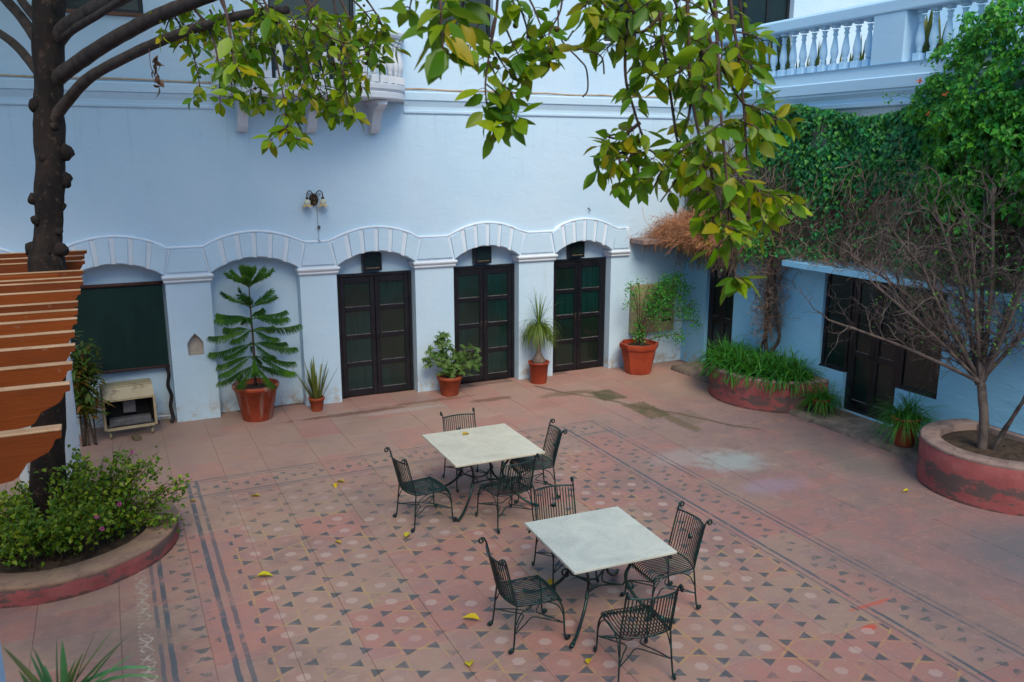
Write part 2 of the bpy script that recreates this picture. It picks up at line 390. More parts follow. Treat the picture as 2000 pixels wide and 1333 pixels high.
M['drybrush'] = simple('dead_brown_creeper', (.27, .19, .14), (.11, .075, .06), .9, 3, bump=0)
M['rust'] = simple('rust_coloured_dry_creeper', (.46, .22, .11), (.24, .11, .06), .9, 5, bump=0)
M['bushstem'] = simple('brown_bush_stem', (.10, .07, .05), None, .8, 9)
M['leaf'] = leafmat('broad_leaf', [(.035, .14, .004), (.10, .26, .004), (.24, .40, .004), (.38, .50, .006), (.045, .17, .006), (.12, .28, .006), (.46, .36, .006), (.05, .17, .005), (.16, .33, .005), (.30, .44, .006)], rough=.42, trans=.45)
M['leafdark'] = leafmat('brown_dead_leaf', [(.05, .02, .015), (.08, .03, .02)], trans=.1)
M['yellow'] = leafmat('fallen_yellow_leaf', [(.62, .46, .01), (.52, .50, .02), (.60, .36, .01)], trans=.1, rough=.5)
M['ivy'] = leafmat('ivy_leaf', [(.006, .10, .040), (.014, .22, .07), (.03, .34, .08), (.010, .14, .05), (.10, .38, .03)], trans=.22)
M['bougain'] = leafmat('climber_leaf', [(.008, .16, .045), (.026, .28, .036), (.12, .42, .022), (.014, .19, .05), (.04, .33, .03)], trans=.3)
M['lantana'] = leafmat('lantana_leaf', [(.030, .12, .008), (.10, .22, .010), (.24, .36, .015), (.06, .17, .010), (.32, .42, .03)], trans=.3)
M['pink'] = leafmat('magenta_petal', [(.55, .02, .45), (.62, .03, .35)], trans=.3)
M['orangep'] = leafmat('orange_petal', [(.7, .16, .03), (.65, .10, .05)], trans=.3)
M['pine'] = leafmat('norfolk_needle', [(.012, .075, .012), (.030, .13, .012), (.08, .22, .012), (.016, .09, .014)], trans=.15)
M['pinetip'] = leafmat('norfolk_new_needle', [(.05, .17, .015), (.09, .23, .018), (.04, .14, .016)], trans=.25)
M['snake'] = leafmat('yellow_edged_blade', [(.05, .10, .02), (.20, .22, .04), (.09, .14, .03), (.26, .26, .06)], trans=.15)
M['scheff'] = leafmat('umbrella_plant_leaf', [(.025, .09, .015), (.05, .14, .02), (.13, .22, .05), (.04, .12, .015)], trans=.25)
M['pony'] = leafmat('ponytail_blade', [(.05, .13, .02), (.12, .20, .02), (.20, .25, .03), (.035, .10, .02)], trans=.25)
M['grass'] = leafmat('spider_grass_blade', [(.008, .09, .014), (.020, .17, .016), (.06, .28, .022), (.012, .12, .018)], trans=.25)
M['spike'] = leafmat('pale_green_spiky_blade', [(.055, .26, .10), (.09, .30, .12), (.12, .27, .08), (.22, .20, .05)], trans=.25)
M['croton'] = leafmat('croton_leaf', [(.06, .15, .02), (.12, .20, .03), (.05, .12, .02), (.34, .12, .03), (.09, .17, .02)], trans=.25)
M['fruit'] = simple('small_round_fig', (.07, .07, .015), (.10, .035, .015), .5, 9, bump=.2)
M['creampaint'] = simple('cream_enamel', (.52, .44, .27), (.44, .36, .21), .4, 3, spec=.4, c3=(.25, .17, .10))
M['panelbox'] = simple('beige_meter_cabinet_paint', (.33, .29, .17), (.27, .23, .14), .5, 3, c3=(.20, .15, .09))
M['brass'] = simple('tarnished_brass', (.12, .08, .04), (.05, .035, .025), .45, 20, .7)
M['shade'] = simple('frosted_pale_green_glass', (.55, .62, .52), (.60, .55, .40), .3, 14, bump=.05)
M['amber'] = simple('amber_glass_frill', (.62, .38, .12), (.66, .50, .26), .3, 20, bump=.05)
M['pipe'] = simple('old_painted_pipe', (.50, .40, .30), (.40, .28, .18), .6, 5)
M['cable'] = simple('grey_cable', (.12, .12, .14), None, .6)
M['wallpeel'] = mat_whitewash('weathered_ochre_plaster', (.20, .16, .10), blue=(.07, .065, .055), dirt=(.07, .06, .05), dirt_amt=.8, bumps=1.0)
M['woodblock'] = simple('old_wood_block', (.20, .15, .09), None, .8, 12)

# ================================================================== the court floor
XW = 12.783
floor = empty('courtyard_floor', (0, 0, 0), kind='structure')
g = MB(); g.box(-30, 40, -40, 30, -.40, -.008); g.build('mortar_bed', simple('mortar', (.25, .155, .125), (.19, .12, .10), .95, 6), floor)
um = MB(); um.box(-.5, .5, -.5, .5, -1, -.12)
b_ = um; e_ = .5
um = MB(); um.add([(-.5, -.5, -1), (.5, -.5, -1), (.5, .5, -1), (-.5, .5, -1), (-.5, -.5, -.14), (.5, -.5, -.14), (.5, .5, -.14), (-.5, .5, -.14),
    (-.493, -.495, 0), (.493, -.495, 0), (.493, .495, 0), (-.493, .495, 0)],
    [(0, 3, 2, 1), (0, 1, 5, 4), (1, 2, 6, 5), (2, 3, 7, 6), (3, 0, 4, 7), (4, 5, 9, 8), (5, 6, 10, 9), (6, 7, 11, 10), (7, 4, 8, 11), (8, 9, 10, 11)])
slab_me = um.mesh('slab'); slab_me.materials.append(M['floor'])
rs = random.Random(3); slabs = []
x = -3.0; ci = 0
while x < 12.60:
    wd = rs.choice((.60, .66, .72, .58))
    if 2.2 < x < 2.9: wd = .66
    y = .42 - rs.uniform(0, .5)
    while y > -13.5:
        ln = rs.uniform(.62, 1.08) if ci % 3 else rs.uniform(.5, .85)
        slabs.append((x + wd / 2, y - ln / 2, wd - .003, ln - .003)); y -= ln
    x += wd; ci += 1
def seen(p, m=40):
    u, v, d = pix(p); return d > 0 and -m < u < 2000 + m and -m < v < 1333 + m
vis = [s for s in slabs if any(seen((s[0] + a * s[2] / 2, s[1] + b * s[3] / 2, 0), 0) for a in (-1, 1) for b in (-1, 1))]
vis.sort(key=lambda s: pix((s[0], s[1], 0))[2])
single = set(vis[:300]); rest = MB()
for s in slabs:
    dz = rs.uniform(-.0025, .0025); tx, ty = rs.uniform(-.002, .002), rs.uniform(-.002, .002)
    if s in single:
        o = link('slab', slab_me, floor, (s[0], s[1], dz), (tx, ty, 0), (s[2], s[3], .022))
    else: rest.box(s[0] - s[2] / 2, s[0] + s[2] / 2, s[1] - s[3] / 2, s[1] + s[3] / 2, -.02, dz, None, .003)
tag(rest.build('paving', M['floor'], floor), kind='stuff')

# ================================================================== walls with openings
def grid_wall(mb, us, zs, holes, f, depth):
    """front faces at depth 0 with reveals; f(u, d, z) -> xyz; holes = list of (u0,u1,z0,z1)"""
    us = sorted(set(us + [h[0] for h in holes] + [h[1] for h in holes])); zs = sorted(set(zs + [h[2] for h in holes] + [h[3] for h in holes]))
    def hole(a, b): return any(h[0] <= a < h[1] and h[2] <= b < h[3] for h in holes)
    for i in range(len(us) - 1):
        for j in range(len(zs) - 1):
            a, b, c, d = us[i], us[i + 1], zs[j], zs[j + 1]
            if not hole((a + b) / 2, (c + d) / 2): mb.add([f(a, 0, c), f(b, 0, c), f(b, 0, d), f(a, 0, d)], [(0, 1, 2, 3)])
    def inh(a, c): return hole(a, c)
    for j in range(len(zs) - 1):
        c, d = zs[j], zs[j + 1]; m = (c + d) / 2
        for i in range(1, len(us) - 1):
            l, r = inh((us[i - 1] + us[i]) / 2, m), inh((us[i] + us[i + 1]) / 2, m)
            if l != r: u = us[i]; mb.add([f(u, 0, c), f(u, depth, c), f(u, depth, d), f(u, 0, d)], [(0, 1, 2, 3) if l else (3, 2, 1, 0)])
    for i in range(len(us) - 1):
        a, b = us[i], us[i + 1]; m = (a + b) / 2
        for j in range(1, len(zs) - 1):
            l, r = inh(m, (zs[j - 1] + zs[j]) / 2), inh(m, (zs[j] + zs[j + 1]) / 2)
            if l != r: z = zs[j]; mb.add([f(a, 0, z), f(b, 0, z), f(b, depth, z), f(a, depth, z)], [(3, 2, 1, 0) if l else (0, 1, 2, 3)])

arc = empty('arcade_building', (0, 0, 0), label='white two-storey building with shallow arches and dark doors across the back', cat='building')
piers = [(-3.6, -3.0), (-1.5, -.8), (.62, 1.28), (2.70, 3.38), (4.81, 5.44), (6.86, 7.60), (8.93, 9.68), (10.98, 11.38)]
openings = [(piers[i][1], piers[i + 1][0]) for i in range(len(piers) - 1)]
ZS, ZC, ZT = 2.42, 2.65, 3.3                                    # spring, crown, top of the arcade band
def arcz(u, a, b):                                              # segmental intrados
    m = (a + b) / 2; h = (b - a) / 2; rise = ZC - ZS; R_ = (h * h + rise * rise) / (2 * rise)
    return ZC - R_ + math.sqrt(max(R_ * R_ - (u - m) ** 2, 0))
wb = MB(); DEP = .27
fb = lambda u, d, z: (u, d, z)
nx, nz = 3.075, 1.10
NL = [(0, 0), (-.115, 0), (-.125, .20), (-.075, .28), (0, .36)]
for k, (a, b) in enumerate(piers):
    if k != 3: wb.add([(a, 0, 0), (b, 0, 0), (b, 0, ZT), (a, 0, ZT)], [(0, 1, 2, 3)])
    else:
        lf_ = [(nx + p, 0, nz + q) for p, q in NL]; rt_ = [(nx - p, 0, nz + q) for p, q in NL]
        wb.add([(a, 0, 0), (nx, 0, 0)] + lf_ + [(nx, 0, ZT), (a, 0, ZT)], [tuple(range(9))])
        wb.add([(b, 0, 0), (nx, 0, 0)] + rt_ + [(nx, 0, ZT), (b, 0, ZT)], [tuple(range(8, -1, -1))])
    wb.add([(b, 0, 0), (b, DEP, 0), (b, DEP, ZS), (b, 0, ZS)], [(0, 1, 2, 3)]); wb.add([(a, 0, 0), (a, DEP, 0), (a, DEP, ZS), (a, 0, ZS)], [(3, 2, 1, 0)])
for a, b in openings:
    N = 20; us = [lerp(a, b, i / N) for i in range(N + 1)]
    for i in range(N):
        u0, u1 = us[i], us[i + 1]; z0, z1 = arcz(u0, a, b), arcz(u1, a, b)
        wb.add([(u0, 0, z0), (u1, 0, z1), (u1, 0, ZT), (u0, 0, ZT)], [(0, 1, 2, 3)])
        wb.add([(u0, 0, z0), (u1, 0, z1), (u1, DEP, z1), (u0, DEP, z0)], [(3, 2, 1, 0)])
    wb.add([(a, DEP, 0), (b, DEP, 0), (b, DEP, 2.9), (a, DEP, 2.9)], [(0, 1, 2, 3)])
wb.add([(11.38, 0, 0), (30, 0, 0), (30, 0, ZT), (11.38, 0, ZT)], [(0, 1, 2, 3)])
wb.add([(-12, 0, 0), (-3.6, 0, 0), (-3.6, 0, ZT), (-12, 0, ZT)], [(0, 1, 2, 3)])
UW = [(1.68, 2.74, 6.33, 7.9), (4.55, 5.95, 5.42, 7.75), (7.30, 8.42, 6.30, 7.9), (10.70, 11.50, 6.37, 7.6), (13.55, 15.30, 5.42, 7.75)]
grid_wall(wb, [-12, 30], [ZT, 10], UW, fb, .22)
wb.add([(-12, .45, 0), (30, .45, 0), (30, .45, 10), (-12, .45, 10)], [(3, 2, 1, 0)])
wb.add([(-12, 0, 10), (30, 0, 10), (30, .45, 10), (-12, .45, 10)], [(0, 1, 2, 3)])
wb.build('wall', M['wall'], arc)
# uneven lime-washed arch ring: backing, voussoir plates, string line, caps
def outz(u):                                                    # wavy extrados: flat over piers, arched over openings
    for a, b in openings:
        if a - .02 <= u <= b + .02:
            m = (a + b) / 2; h = (b - a) / 2 + .10; t = abs(u - m) / h
            return 3.085 - .215 * min(1, t) ** 2
    return 2.87
rv = random.Random(5)
ring = MB(); X0, X1 = -3.6, 11.38; N = 330
us = [lerp(X0, X1, i / N) for i in range(N + 1)]
def botz(u):
    for a, b in openings:
        if a < u < b: return arcz(u, a, b)
    return 2.43
for i in range(N):
    u0, u1 = us[i], us[i + 1]; a0, a1, b0, b1 = botz(u0), botz(u1), outz(u0), outz(u1)
    ring.add([(u0, -.028, a0), (u1, -.028, a1), (u1, -.028, b1), (u0, -.028, b0)], [(0, 1, 2, 3)])
    ring.add([(u0, -.028, b0), (u1, -.028, b1), (u1, .002, b1 + .012), (u0, .002, b0 + .012)], [(0, 1, 2, 3)])
    ring.add([(u0, -.028, a0), (u1, -.028, a1), (u1, .002, a1), (u0, .002, a0)], [(3, 2, 1, 0)])
ring.build('arch_band', M['trim'], arc)
ln = MB()
pts = [(u, -.030 + rv.uniform(-.002, .002), outz(u) - .010) for u in us[::4]]
ln.tube(pts, .019, 6); ln.build('arch_outline', M['trim'], arc, True)
def plate(poly):
    mb = MB(); n = len(poly); cx_ = sum(p[0] for p in poly) / n; cz_ = sum(p[1] for p in poly) / n
    fr = [(cx_ + (p[0] - cx_) * .95, cz_ + (p[1] - cz_) * .965) for p in poly]
    y1 = -.066 + rv.uniform(-.005, .005)
    mb.add([(p[0], -.026, p[1]) for p in poly] + [(p[0], y1, p[1]) for p in fr], [tuple(range(n, 2 * n))] + [(i, (i + 1) % n, (i + 1) % n + n, i + n) for i in range(n)])
    mb.build('voussoir', M['wall'], arc)
G = .040
for k, (a, b) in enumerate(openings):
    if b < -1: continue
    m = (a + b) / 2; n = 6
    # radial joints: foot on the intrados, head on the extrados
    J = []
    for i in range(n + 1):
        t = -1 + 2 * i / n
        f_ = m + t * (b - a) / 2 * (1.0 if abs(t) < 1 else 1.0); h_ = m + t * ((b - a) / 2 + .085) * 1.0
        J.append((f_, h_))
    for i in range(n):
        f0, h0 = J[i]; f1, h1 = J[i + 1]; g0 = G if i else G * .3; g1 = G if i < n - 1 else G * .3
        f0 += g0 * .8; h0 += g0; f1 -= g1 * .8; h1 -= g1
        fm, hm = (f0 + f1) / 2, (h0 + h1) / 2
        plate([(f0, arcz(f0, a, b) + .012), (fm, arcz(fm, a, b) + .012), (f1, arcz(f1, a, b) + .012), (h1, outz(h1) - .035), (hm, outz(hm) - .035), (h0, outz(h0) - .035)])
for k in range(1, len(piers)):
    a, b = piers[k]; q = .115 if k < 7 else .05
    plate([(a + .02, 2.47), (b - .02, 2.47), (b - q, outz(b - q) - .035), (a + q, outz(a + q) - .035)])
for k in range(1, len(piers)):                                     # cushion caps
    a, b = piers[k]; c = MB()
    prof = [(0, 2.30), (-.035, 2.305), (-.050, 2.325), (-.045, 2.345), (-.06, 2.36), (-.085, 2.385), (-.088, 2.405), (-.07, 2.425), (0, 2.435)]
    def F(p, q, s):                                                # s=0 left end, 1 right end: wraps round the pier's sides
        return ((a + p * .55) if s == 0 else (b - p * .55 if b < 11.3 else b), p, q)
    vs = [F(p, q, 0) for p, q in prof] + [F(p, q, 1) for p, q in prof]; n = len(prof)
    fs = [(i, i + n, i + n + 1, i + 1) for i in range(n - 1)]
    for s, sg in ((0, 1), (1, -1)):
        vs += [(F(p, q, s)[0], DEP - .003, q) for p, q in prof]
        o_ = (2 + s) * n; fs += [((i + s * n, i + 1 + s * n, o_ + i + 1, o_ + i) if s == 0 else (i + s * n, o_ + i, o_ + i + 1, i + 1 + s * n)) for i in range(n - 1)]
    c.add(vs, fs); c.build('pier_cap', M['trim'], arc, False)
# little pointed niche in a pier: dark recess box proud of nothing, cut as a real pocket
ni = MB(); outl = [(nx + p, nz + q) for p, q in NL] + [(nx - p, nz + q) for p, q in NL[3:0:-1]]; n = len(outl)
ni.add([(p, .0, q) for p, q in outl] + [(p, .13, q) for p, q in outl], [(i, (i + 1) % n, (i + 1) % n + n, i + n) for i in range(n)] + [tuple(range(n, 2 * n))])
ni.build('pointed_niche', simple('niche_plaster', (.50, .46, .42), (.42, .38, .34), .9, 6), arc)
# string cornice
def cornice(mb, prof, f, a, b):
    n = len(prof); vs = [f(a, p, q) for p, q in prof] + [f(b, p, q) for p, q in prof]
    mb.add(vs, [(i, i + n, i + n + 1, i + 1) for i in range(n - 1)])
CPROF = [(0, 4.98), (-.02, 4.985), (-.03, 5.0), (-.03, 5.035), (-.012, 5.04), (-.015, 5.10), (-.04, 5.17), (-.045, 5.20), (-.07, 5.21), (-.075, 5.33), (-.06, 5.35), (0, 5.36)]
for a, b in ((-12, 3.62), (6.72, XW - .001)):
    c = MB(); cornice(c, CPROF, lambda u, p, q: (u, p, q), a, b); c.build('cornice', M['wall'], arc)
# pipes lying on the cornice
for a, b in ((-6, 3.8), (6.75, 12.6)):
    c = MB(); n = 24
    c.tube([(lerp(a, b, i / n), -.05 + .006 * math.sin(i * 2.1), 5.385 + .008 * math.sin(i * 1.3)) for i in range(n + 1)], .017, 6)
    tag(c.build('service_pipe', M['pipe'], None, True), 'thin rusty cream pipe lying on the cornice left of the round balcony' if a < 0 else 'thin rusty cream pipe lying on the cornice right of the round balcony', 'pipe', 'pipes along the cornice')

# doors of the arcade
def pane_door(x0, x1, z1, y=.19, handle=True):
    fr = MB(); t = .055
    fr.bbox(x0, x0 + t, y - .02, y + .05, .012, z1, .006); fr.bbox(x1 - t, x1, y - .02, y + .05, .012, z1, .006)
    fr.bbox(x0 + t + .001, x1 - t - .001, y - .02, y + .05, z1 - t, z1, .006)
    fr.box(x0 + t + .001, x1 - t - .001, y + .03, y + .055, .01, z1 - t - .001)
    dr = fr.build('door', M['doorwood'], arc)
    mid = (x0 + x1) / 2
    for s in (-1, 1):
        a, b = (x0 + t + .003, mid - .003) if s < 0 else (mid + .003, x1 - t - .003)
        st = .085; lf = MB(); zb, zt = .02, z1 - t - .004; dy = rv.uniform(-.006, .004)
        ya, yb = y - .012 + dy, y + .022 + dy
        lf.bbox(a, a + st, ya, yb, zb, zt, .005); lf.bbox(b - st, b, ya, yb, zb, zt, .005)
        rails = [zb + .12]; ph = (zt - zb - .12 - .11 - 3 * .075) / 4
        lf.bbox(a + st + .001, b - st - .001, ya + .002, yb - .002, zb, zb + .12, .005)
        for i in range(4):
            lo_ = zb + .12 + i * (ph + .075); hi = lo_ + ph
            tp = .11 if i == 3 else .075
            lf.bbox(a + st + .001, b - st - .001, ya + .002, yb - .002, hi, hi + tp, .005)
            p = MB(); p.add([(a + st, ya + .022, lo_), (b - st, ya + .022, lo_), (b - st, ya + .022, hi), (a + st, ya + .022, hi)], [(0, 1, 2, 3)])
            p.build('pane', M['glass'], dr)
            bd = MB(); e = .012                                     # glazing beads, caught light on the lower one put into its pale colour
            bd.bbox(a + st + .001, b - st - .001, ya + .006, ya + .020, lo_ - .001, lo_ + e, .003)
            bd.build('glazing_bead', M['bead'], dr)
        lf.build('door_leaf', M['doorwood'], dr)
        if handle:
            hx = mid + s * .045; h = MB(); h.bbox(hx - .018, hx + .018, ya - .008, ya, 1.02, 1.20, .004); h.tube(spline([(hx, ya - .004, 1.05), (hx, ya - .04, 1.08), (hx, ya - .04, 1.15), (hx, ya - .004, 1.18)], 4), .007, 6)
            h.build('door_handle', M['ironblack'], dr, True)
    return dr
M['bead'] = simple('lit_bead_edge', (.16, .155, .146), (.07, .06, .07), .5, 25)
for (a, b), z1 in zip(((5.47, 6.84), (7.62, 8.92), (9.70, 10.97)), (2.25, 2.26, 2.28)):
    pane_door(a, b, z1)
for cx_, z0 in ((6.12, 2.29), (8.25, 2.30), (10.27, 2.31)):
    v = MB(); v.bbox(cx_ - .17, cx_ + .17, .12, .262, z0, z0 + .31, .008); o = v.build('transom_vent', M['doorwood'], arc)
    v = MB(); v.add([(cx_ - .135, .117, z0 + .06), (cx_ + .135, .117, z0 + .06), (cx_ + .135, .117, z0 + .285), (cx_ - .135, .117, z0 + .285)], [(0, 1, 2, 3)]); v.build('pane', M['glassr'], o)
    v = MB(); v.bbox(cx_ - .12, cx_ + .12, .106, .116, z0 + .045, z0 + .058, .002); v.build('sill_strip', simple('tan_dust', (.22, .17, .11), None), o)
# upper floor windows and balcony doors
def upper_win(x0, x1, z0, z1, door=False, n=2):
    t = .06; w_ = MB(); y = .12
    w_.bbox(x0, x0 + t, y, y + .06, z0, z1, .005); w_.bbox(x1 - t, x1, y, y + .06, z0, z1, .005); w_.bbox(x0 + t + .001, x1 - t - .001, y, y + .06, z0, z0 + t, .005); w_.bbox(x0 + t + .001, x1 - t - .001, y, y + .06, z1 - t, z1, .005)
    for i in range(1, n):
        u = lerp(x0, x1, i / n); w_.bbox(u - .03, u + .03, y + .003, y + .05, z0 + t + .001, z1 - t - .001, .004)
    o = w_.build('balcony_door' if door else 'upper_window', M['doorwood'], arc)
    for i in range(n):
        a, b = lerp(x0, x1, i / n) + .03, lerp(x0, x1, (i + 1) / n) - .03
        p = MB(); p.add([(a, y + .03, z0), (b, y + .03, z0), (b, y + .03, z1), (a, y + .03, z1)], [(0, 1, 2, 3)]); p.build('pane', M['glassr'], o)
    if not door:
        s = MB(); s.bbox(x0 - .06, x1 + .06, -.05, .11, z0 - .05, z0 - .001, .008); s.build('sill', M['rust_sill'] if x0 < 2 else M['trim'], o)
M['rust_sill'] = simple('brown_sill', (.20, .10, .06), (.13, .07, .05), .8)
for i, q in enumerate(UW): upper_win(*q, door=i in (1, 4), n=3 if i == 4 else 2)

# green blind bay and inner low wall
bl = MB(); nb = 40
for i in range(nb):                                                 # hanging cloth with slight folds
    a, b = lerp(1.30, 2.66, i / nb), lerp(1.30, 2.66, (i + 1) / nb)
    ya, yb = .165 + .006 * math.sin(i * .9), .165 + .006 * math.sin((i + 1) * .9)
    bl.add([(a, ya, .93), (b, yb, .93), (b, yb, 2.28), (a, ya, 2.28)], [(0, 1, 2, 3)])
blo = empty('roller_blind', (1.98, .16, .9), 0, 'dark green roll-down blind filling the left arch above the cream cooler', 'blind')
o = bl.build('blind_cloth', M['blind'], blo, True); o.matrix_parent_inverse = Matrix.Translation((-1.98, -.16, -.9))
b2 = MB(); b2.tube([(1.30, .155, .93), (2.67, .155, .93)], .022, 8); b2.tube([(1.30, .155, 2.30), (2.68, .155, 2.30)], .03, 8)
o = b2.build('blind_roller', simple('brown_roller', (.07, .035, .03), None, .6), blo, True); o.matrix_parent_inverse = Matrix.Translation((-1.98, -.16, -.9))
hc = MB(); hc.tube(spline([(2.62, .13, .93), (2.64, .10, .8), (2.61, .08, .62), (2.65, .07, .45), (2.62, .05, .28), (2.64, .0, .10), (2.60, -.03, .03)], 6), [.03, .028] * 18 + [.03], 6)
tag(hc.build('cord_bundle', M['ironblack'], None, True), 'twisted black cord bundle hanging from the green blind down to the floor', 'cord')

# ------------------------------------------------------------------ curved balcony on the back wall
BX, BR, BD = 5.17, 1.53, .95                                        # centre, half width, projection
def bell(t, g=0): return (BX + (BR + g) * math.cos(t), -(BD + g) * math.sin(t))
bal = empty('curved_balcony', (0, 0, 0)); bal.parent = arc
mb = MB(); prof = [(.0, 5.17), (.02, 5.19), (.02, 5.27), (-.01, 5.29), (.03, 5.33), (.03, 5.40), (-.02, 5.42)]
N = 40; rings = []
for p, q in prof: rings.append([(*bell(PI * i / N, p), q) for i in range(N + 1)])
vs = [v for r_ in rings for v in r_]; L_ = N + 1
fs = [(r_ * L_ + i, r_ * L_ + i + 1, (r_ + 1) * L_ + i + 1, (r_ + 1) * L_ + i) for r_ in range(len(prof) - 1) for i in range(N)]
fs.append(tuple(range(N, -1, -1))); fs.append(tuple(range((len(prof) - 1) * L_, len(prof) * L_)))
mb.add([(x_, min(y_, -.001), z_) for x_, y_, z_ in vs], fs)
mb.build('balcony_slab', M['balcony'], bal)
mb = MB(); prof = [(-.09, 6.13), (.03, 6.13), (.05, 6.17), (.05, 6.22), (.03, 6.25), (-.08, 6.25), (-.09, 6.13)]
rings = [[(*bell(PI * i / N, p), q) for i in range(N + 1)] for p, q in prof]; vs = [v for r_ in rings for v in r_]
mb.add(vs, [(r_ * L_ + i, r_ * L_ + i + 1, (r_ + 1) * L_ + i + 1, (r_ + 1) * L_ + i) for r_ in range(len(prof) - 1) for i in range(N)])
mb.build('handrail', M['balcony'], bal)
BP = [(.062, 0), (.062, .10), (.045, .115), (.034, .135), (.048, .146), (.036, .175), (.046, .20), (.066, .27), (.062, .33), (.046, .42), (.032, .50), (.028, .53), (.046, .55), (.034, .57), (.034, .60), (.052, .63), (.052, .71)]
def baluster_mesh(h, mat, sc=1.0):
    mb = MB(); mb.lathe([(r_ * sc, z_ * h / .71) for r_, z_ in BP[2:-1]], 12)
    s = .062 * sc; mb.bbox(-s, s, -s, s, 0, .113 * h / .71, .006); mb.bbox(-.05 * sc, .05 * sc, -.05 * sc, .05 * sc, .655 * h / .71, h, .004)
    me = mb.mesh('baluster', False); me.materials.append(mat)
    for p in me.polygons: p.use_smooth = len(p.vertices) == 4 and p.index < 13 * 12
    return me
bm_ = baluster_mesh(.708, M['balcony'])
for i in range(21):
    t = PI * (i + .5) / 21; x_, y_ = bell(t, -.05); link('baluster', bm_, bal, (x_, y_, 5.421), (0, 0, math.atan2(-math.cos(t) * BD, -math.sin(t) * BR) * 0))
for bx in (4.02, 5.10, 6.16):                                        # scroll brackets
    prf = [(0, 5.165), (-.62, 5.165), (-.64, 5.09), (-.58, 5.04), (-.46, 5.02), (-.38, 4.97), (-.30, 4.86), (-.22, 4.72), (-.16, 4.66), (-.06, 4.64), (0, 4.66)]
    mb = MB(); mb.prism(prf, bx - .075, bx + .075, lambda p, q, a: (a, p, q)); mb.bbox(bx - .10, bx + .10, -.60, -.002, 5.10, 5.168, .01)
    mb.build('scroll_bracket', M['balcony'], bal)

# ================================================================== right wall with terrace
vw = empty('terrace_building', (0, 0, 0), label='white side building with balustraded terrace above the ivy, dark door and windows below', cat='building')
fr_ = lambda u, d, z: (XW + d, u, z)
wr = MB()
H = [(-1.60, -.76, .10, 2.40), (-6.19, -5.46, .75, 2.42), (-5.46, -4.42, .12, 2.42), (-4.42, -3.86, .75, 2.42)]
grid_wall(wr, [-20, 0], [0, 2.6], H, fr_, .16)
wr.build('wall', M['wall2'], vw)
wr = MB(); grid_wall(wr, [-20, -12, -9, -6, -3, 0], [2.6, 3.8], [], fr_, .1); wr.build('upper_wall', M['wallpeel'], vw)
wr = MB(); grid_wall(wr, [-20, -12, -9, -6, -3, 0], [3.8, 5.0], [], fr_, .1); wr.build('upper_wall', mat_whitewash('weathered_upper_plaster', (.50, .56, .58), dirt=(.20, .16, .10), dirt_amt=.7, bumps=.8), vw)  # greyer weathered plaster with heavy dirt streaks
prof = [(-.001, 4.99), (-.05, 5.02), (-.06, 5.08), (-.03, 5.09), (-.05, 5.16), (-.10, 5.22), (-.10, 5.26), (-.13, 5.265), (-.14, 5.42), (-.11, 5.44), (-.09, 5.60), (-.12, 5.615), (.30, 5.62)]
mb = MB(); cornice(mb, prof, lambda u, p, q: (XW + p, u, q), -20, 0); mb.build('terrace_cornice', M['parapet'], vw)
mb = MB(); mb.box(XW + .3, 30, -20, -.001, 5.30, 5.38); mb.build('terrace_floor', simple('terrace_floor_tile', (.33, .27, .22), (.27, .21, .17), .8, 4), vw)
mb = MB(); prof = [(-.14, 6.36), (-.13, 6.34), (.20, 6.34), (.22, 6.40), (.20, 6.52), (-.10, 6.54), (-.14, 6.50), (-.14, 6.36)]
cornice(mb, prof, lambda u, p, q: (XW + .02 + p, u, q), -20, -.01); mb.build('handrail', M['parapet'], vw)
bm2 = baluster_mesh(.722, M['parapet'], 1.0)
def px_ok(y): return not any(a < y < b for a, b in PP)
PP = [(-5.09, -4.50), (-10.2, -9.6), (-.5, 0)]
for a, b in PP:
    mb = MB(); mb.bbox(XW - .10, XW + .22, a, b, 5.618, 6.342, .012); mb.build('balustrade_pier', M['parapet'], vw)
y_ = -.62
while y_ > -9.5:
    if px_ok(y_) and px_ok(y_ - .05) and px_ok(y_ + .05): link('baluster', bm2, vw, (XW + .05, y_, 5.619))
    y_ -= .231
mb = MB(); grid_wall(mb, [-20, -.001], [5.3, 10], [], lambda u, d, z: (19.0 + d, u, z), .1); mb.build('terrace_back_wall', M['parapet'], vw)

# canopies
def canopy(y0, y1, x0=12.30, z=2.485, th=.085):
    mb = MB(); n = 24
    for i in range(n):
        a, b = lerp(y0, y1, i / n), lerp(y0, y1, (i + 1) / n)
        da, db = noise.noise((a * 2, 0, 3)) * .012, noise.noise((b * 2, 0, 3)) * .012
        mb.add([(x0 + da, a, z - th / 2), (x0 + db, b, z - th / 2), (x0 + db, b, z + th / 2), (x0 + da, a, z + th / 2), (XW - .002, a, z - th / 2 + .02), (XW - .002, b, z - th / 2 + .02), (XW - .002, a, z + th / 2 + .06), (XW - .002, b, z + th / 2 + .06)],
            [(1, 0, 3, 2), (0, 1, 5, 4), (3, 6, 7, 2)] + ([(0, 4, 6, 3)] if i == 0 else []) + ([(1, 2, 7, 5)] if i == n - 1 else []))
    return mb
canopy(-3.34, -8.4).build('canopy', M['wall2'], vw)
canopy(-.55, -2.3, 12.25, 2.60).build('canopy', M['rim'], vw)
mb = MB(); mb.bbox(11.40, XW - .003, -.52, -.002, 2.56, 2.66, .012); me = mb.build('corner_canopy', M['rim'], arc)
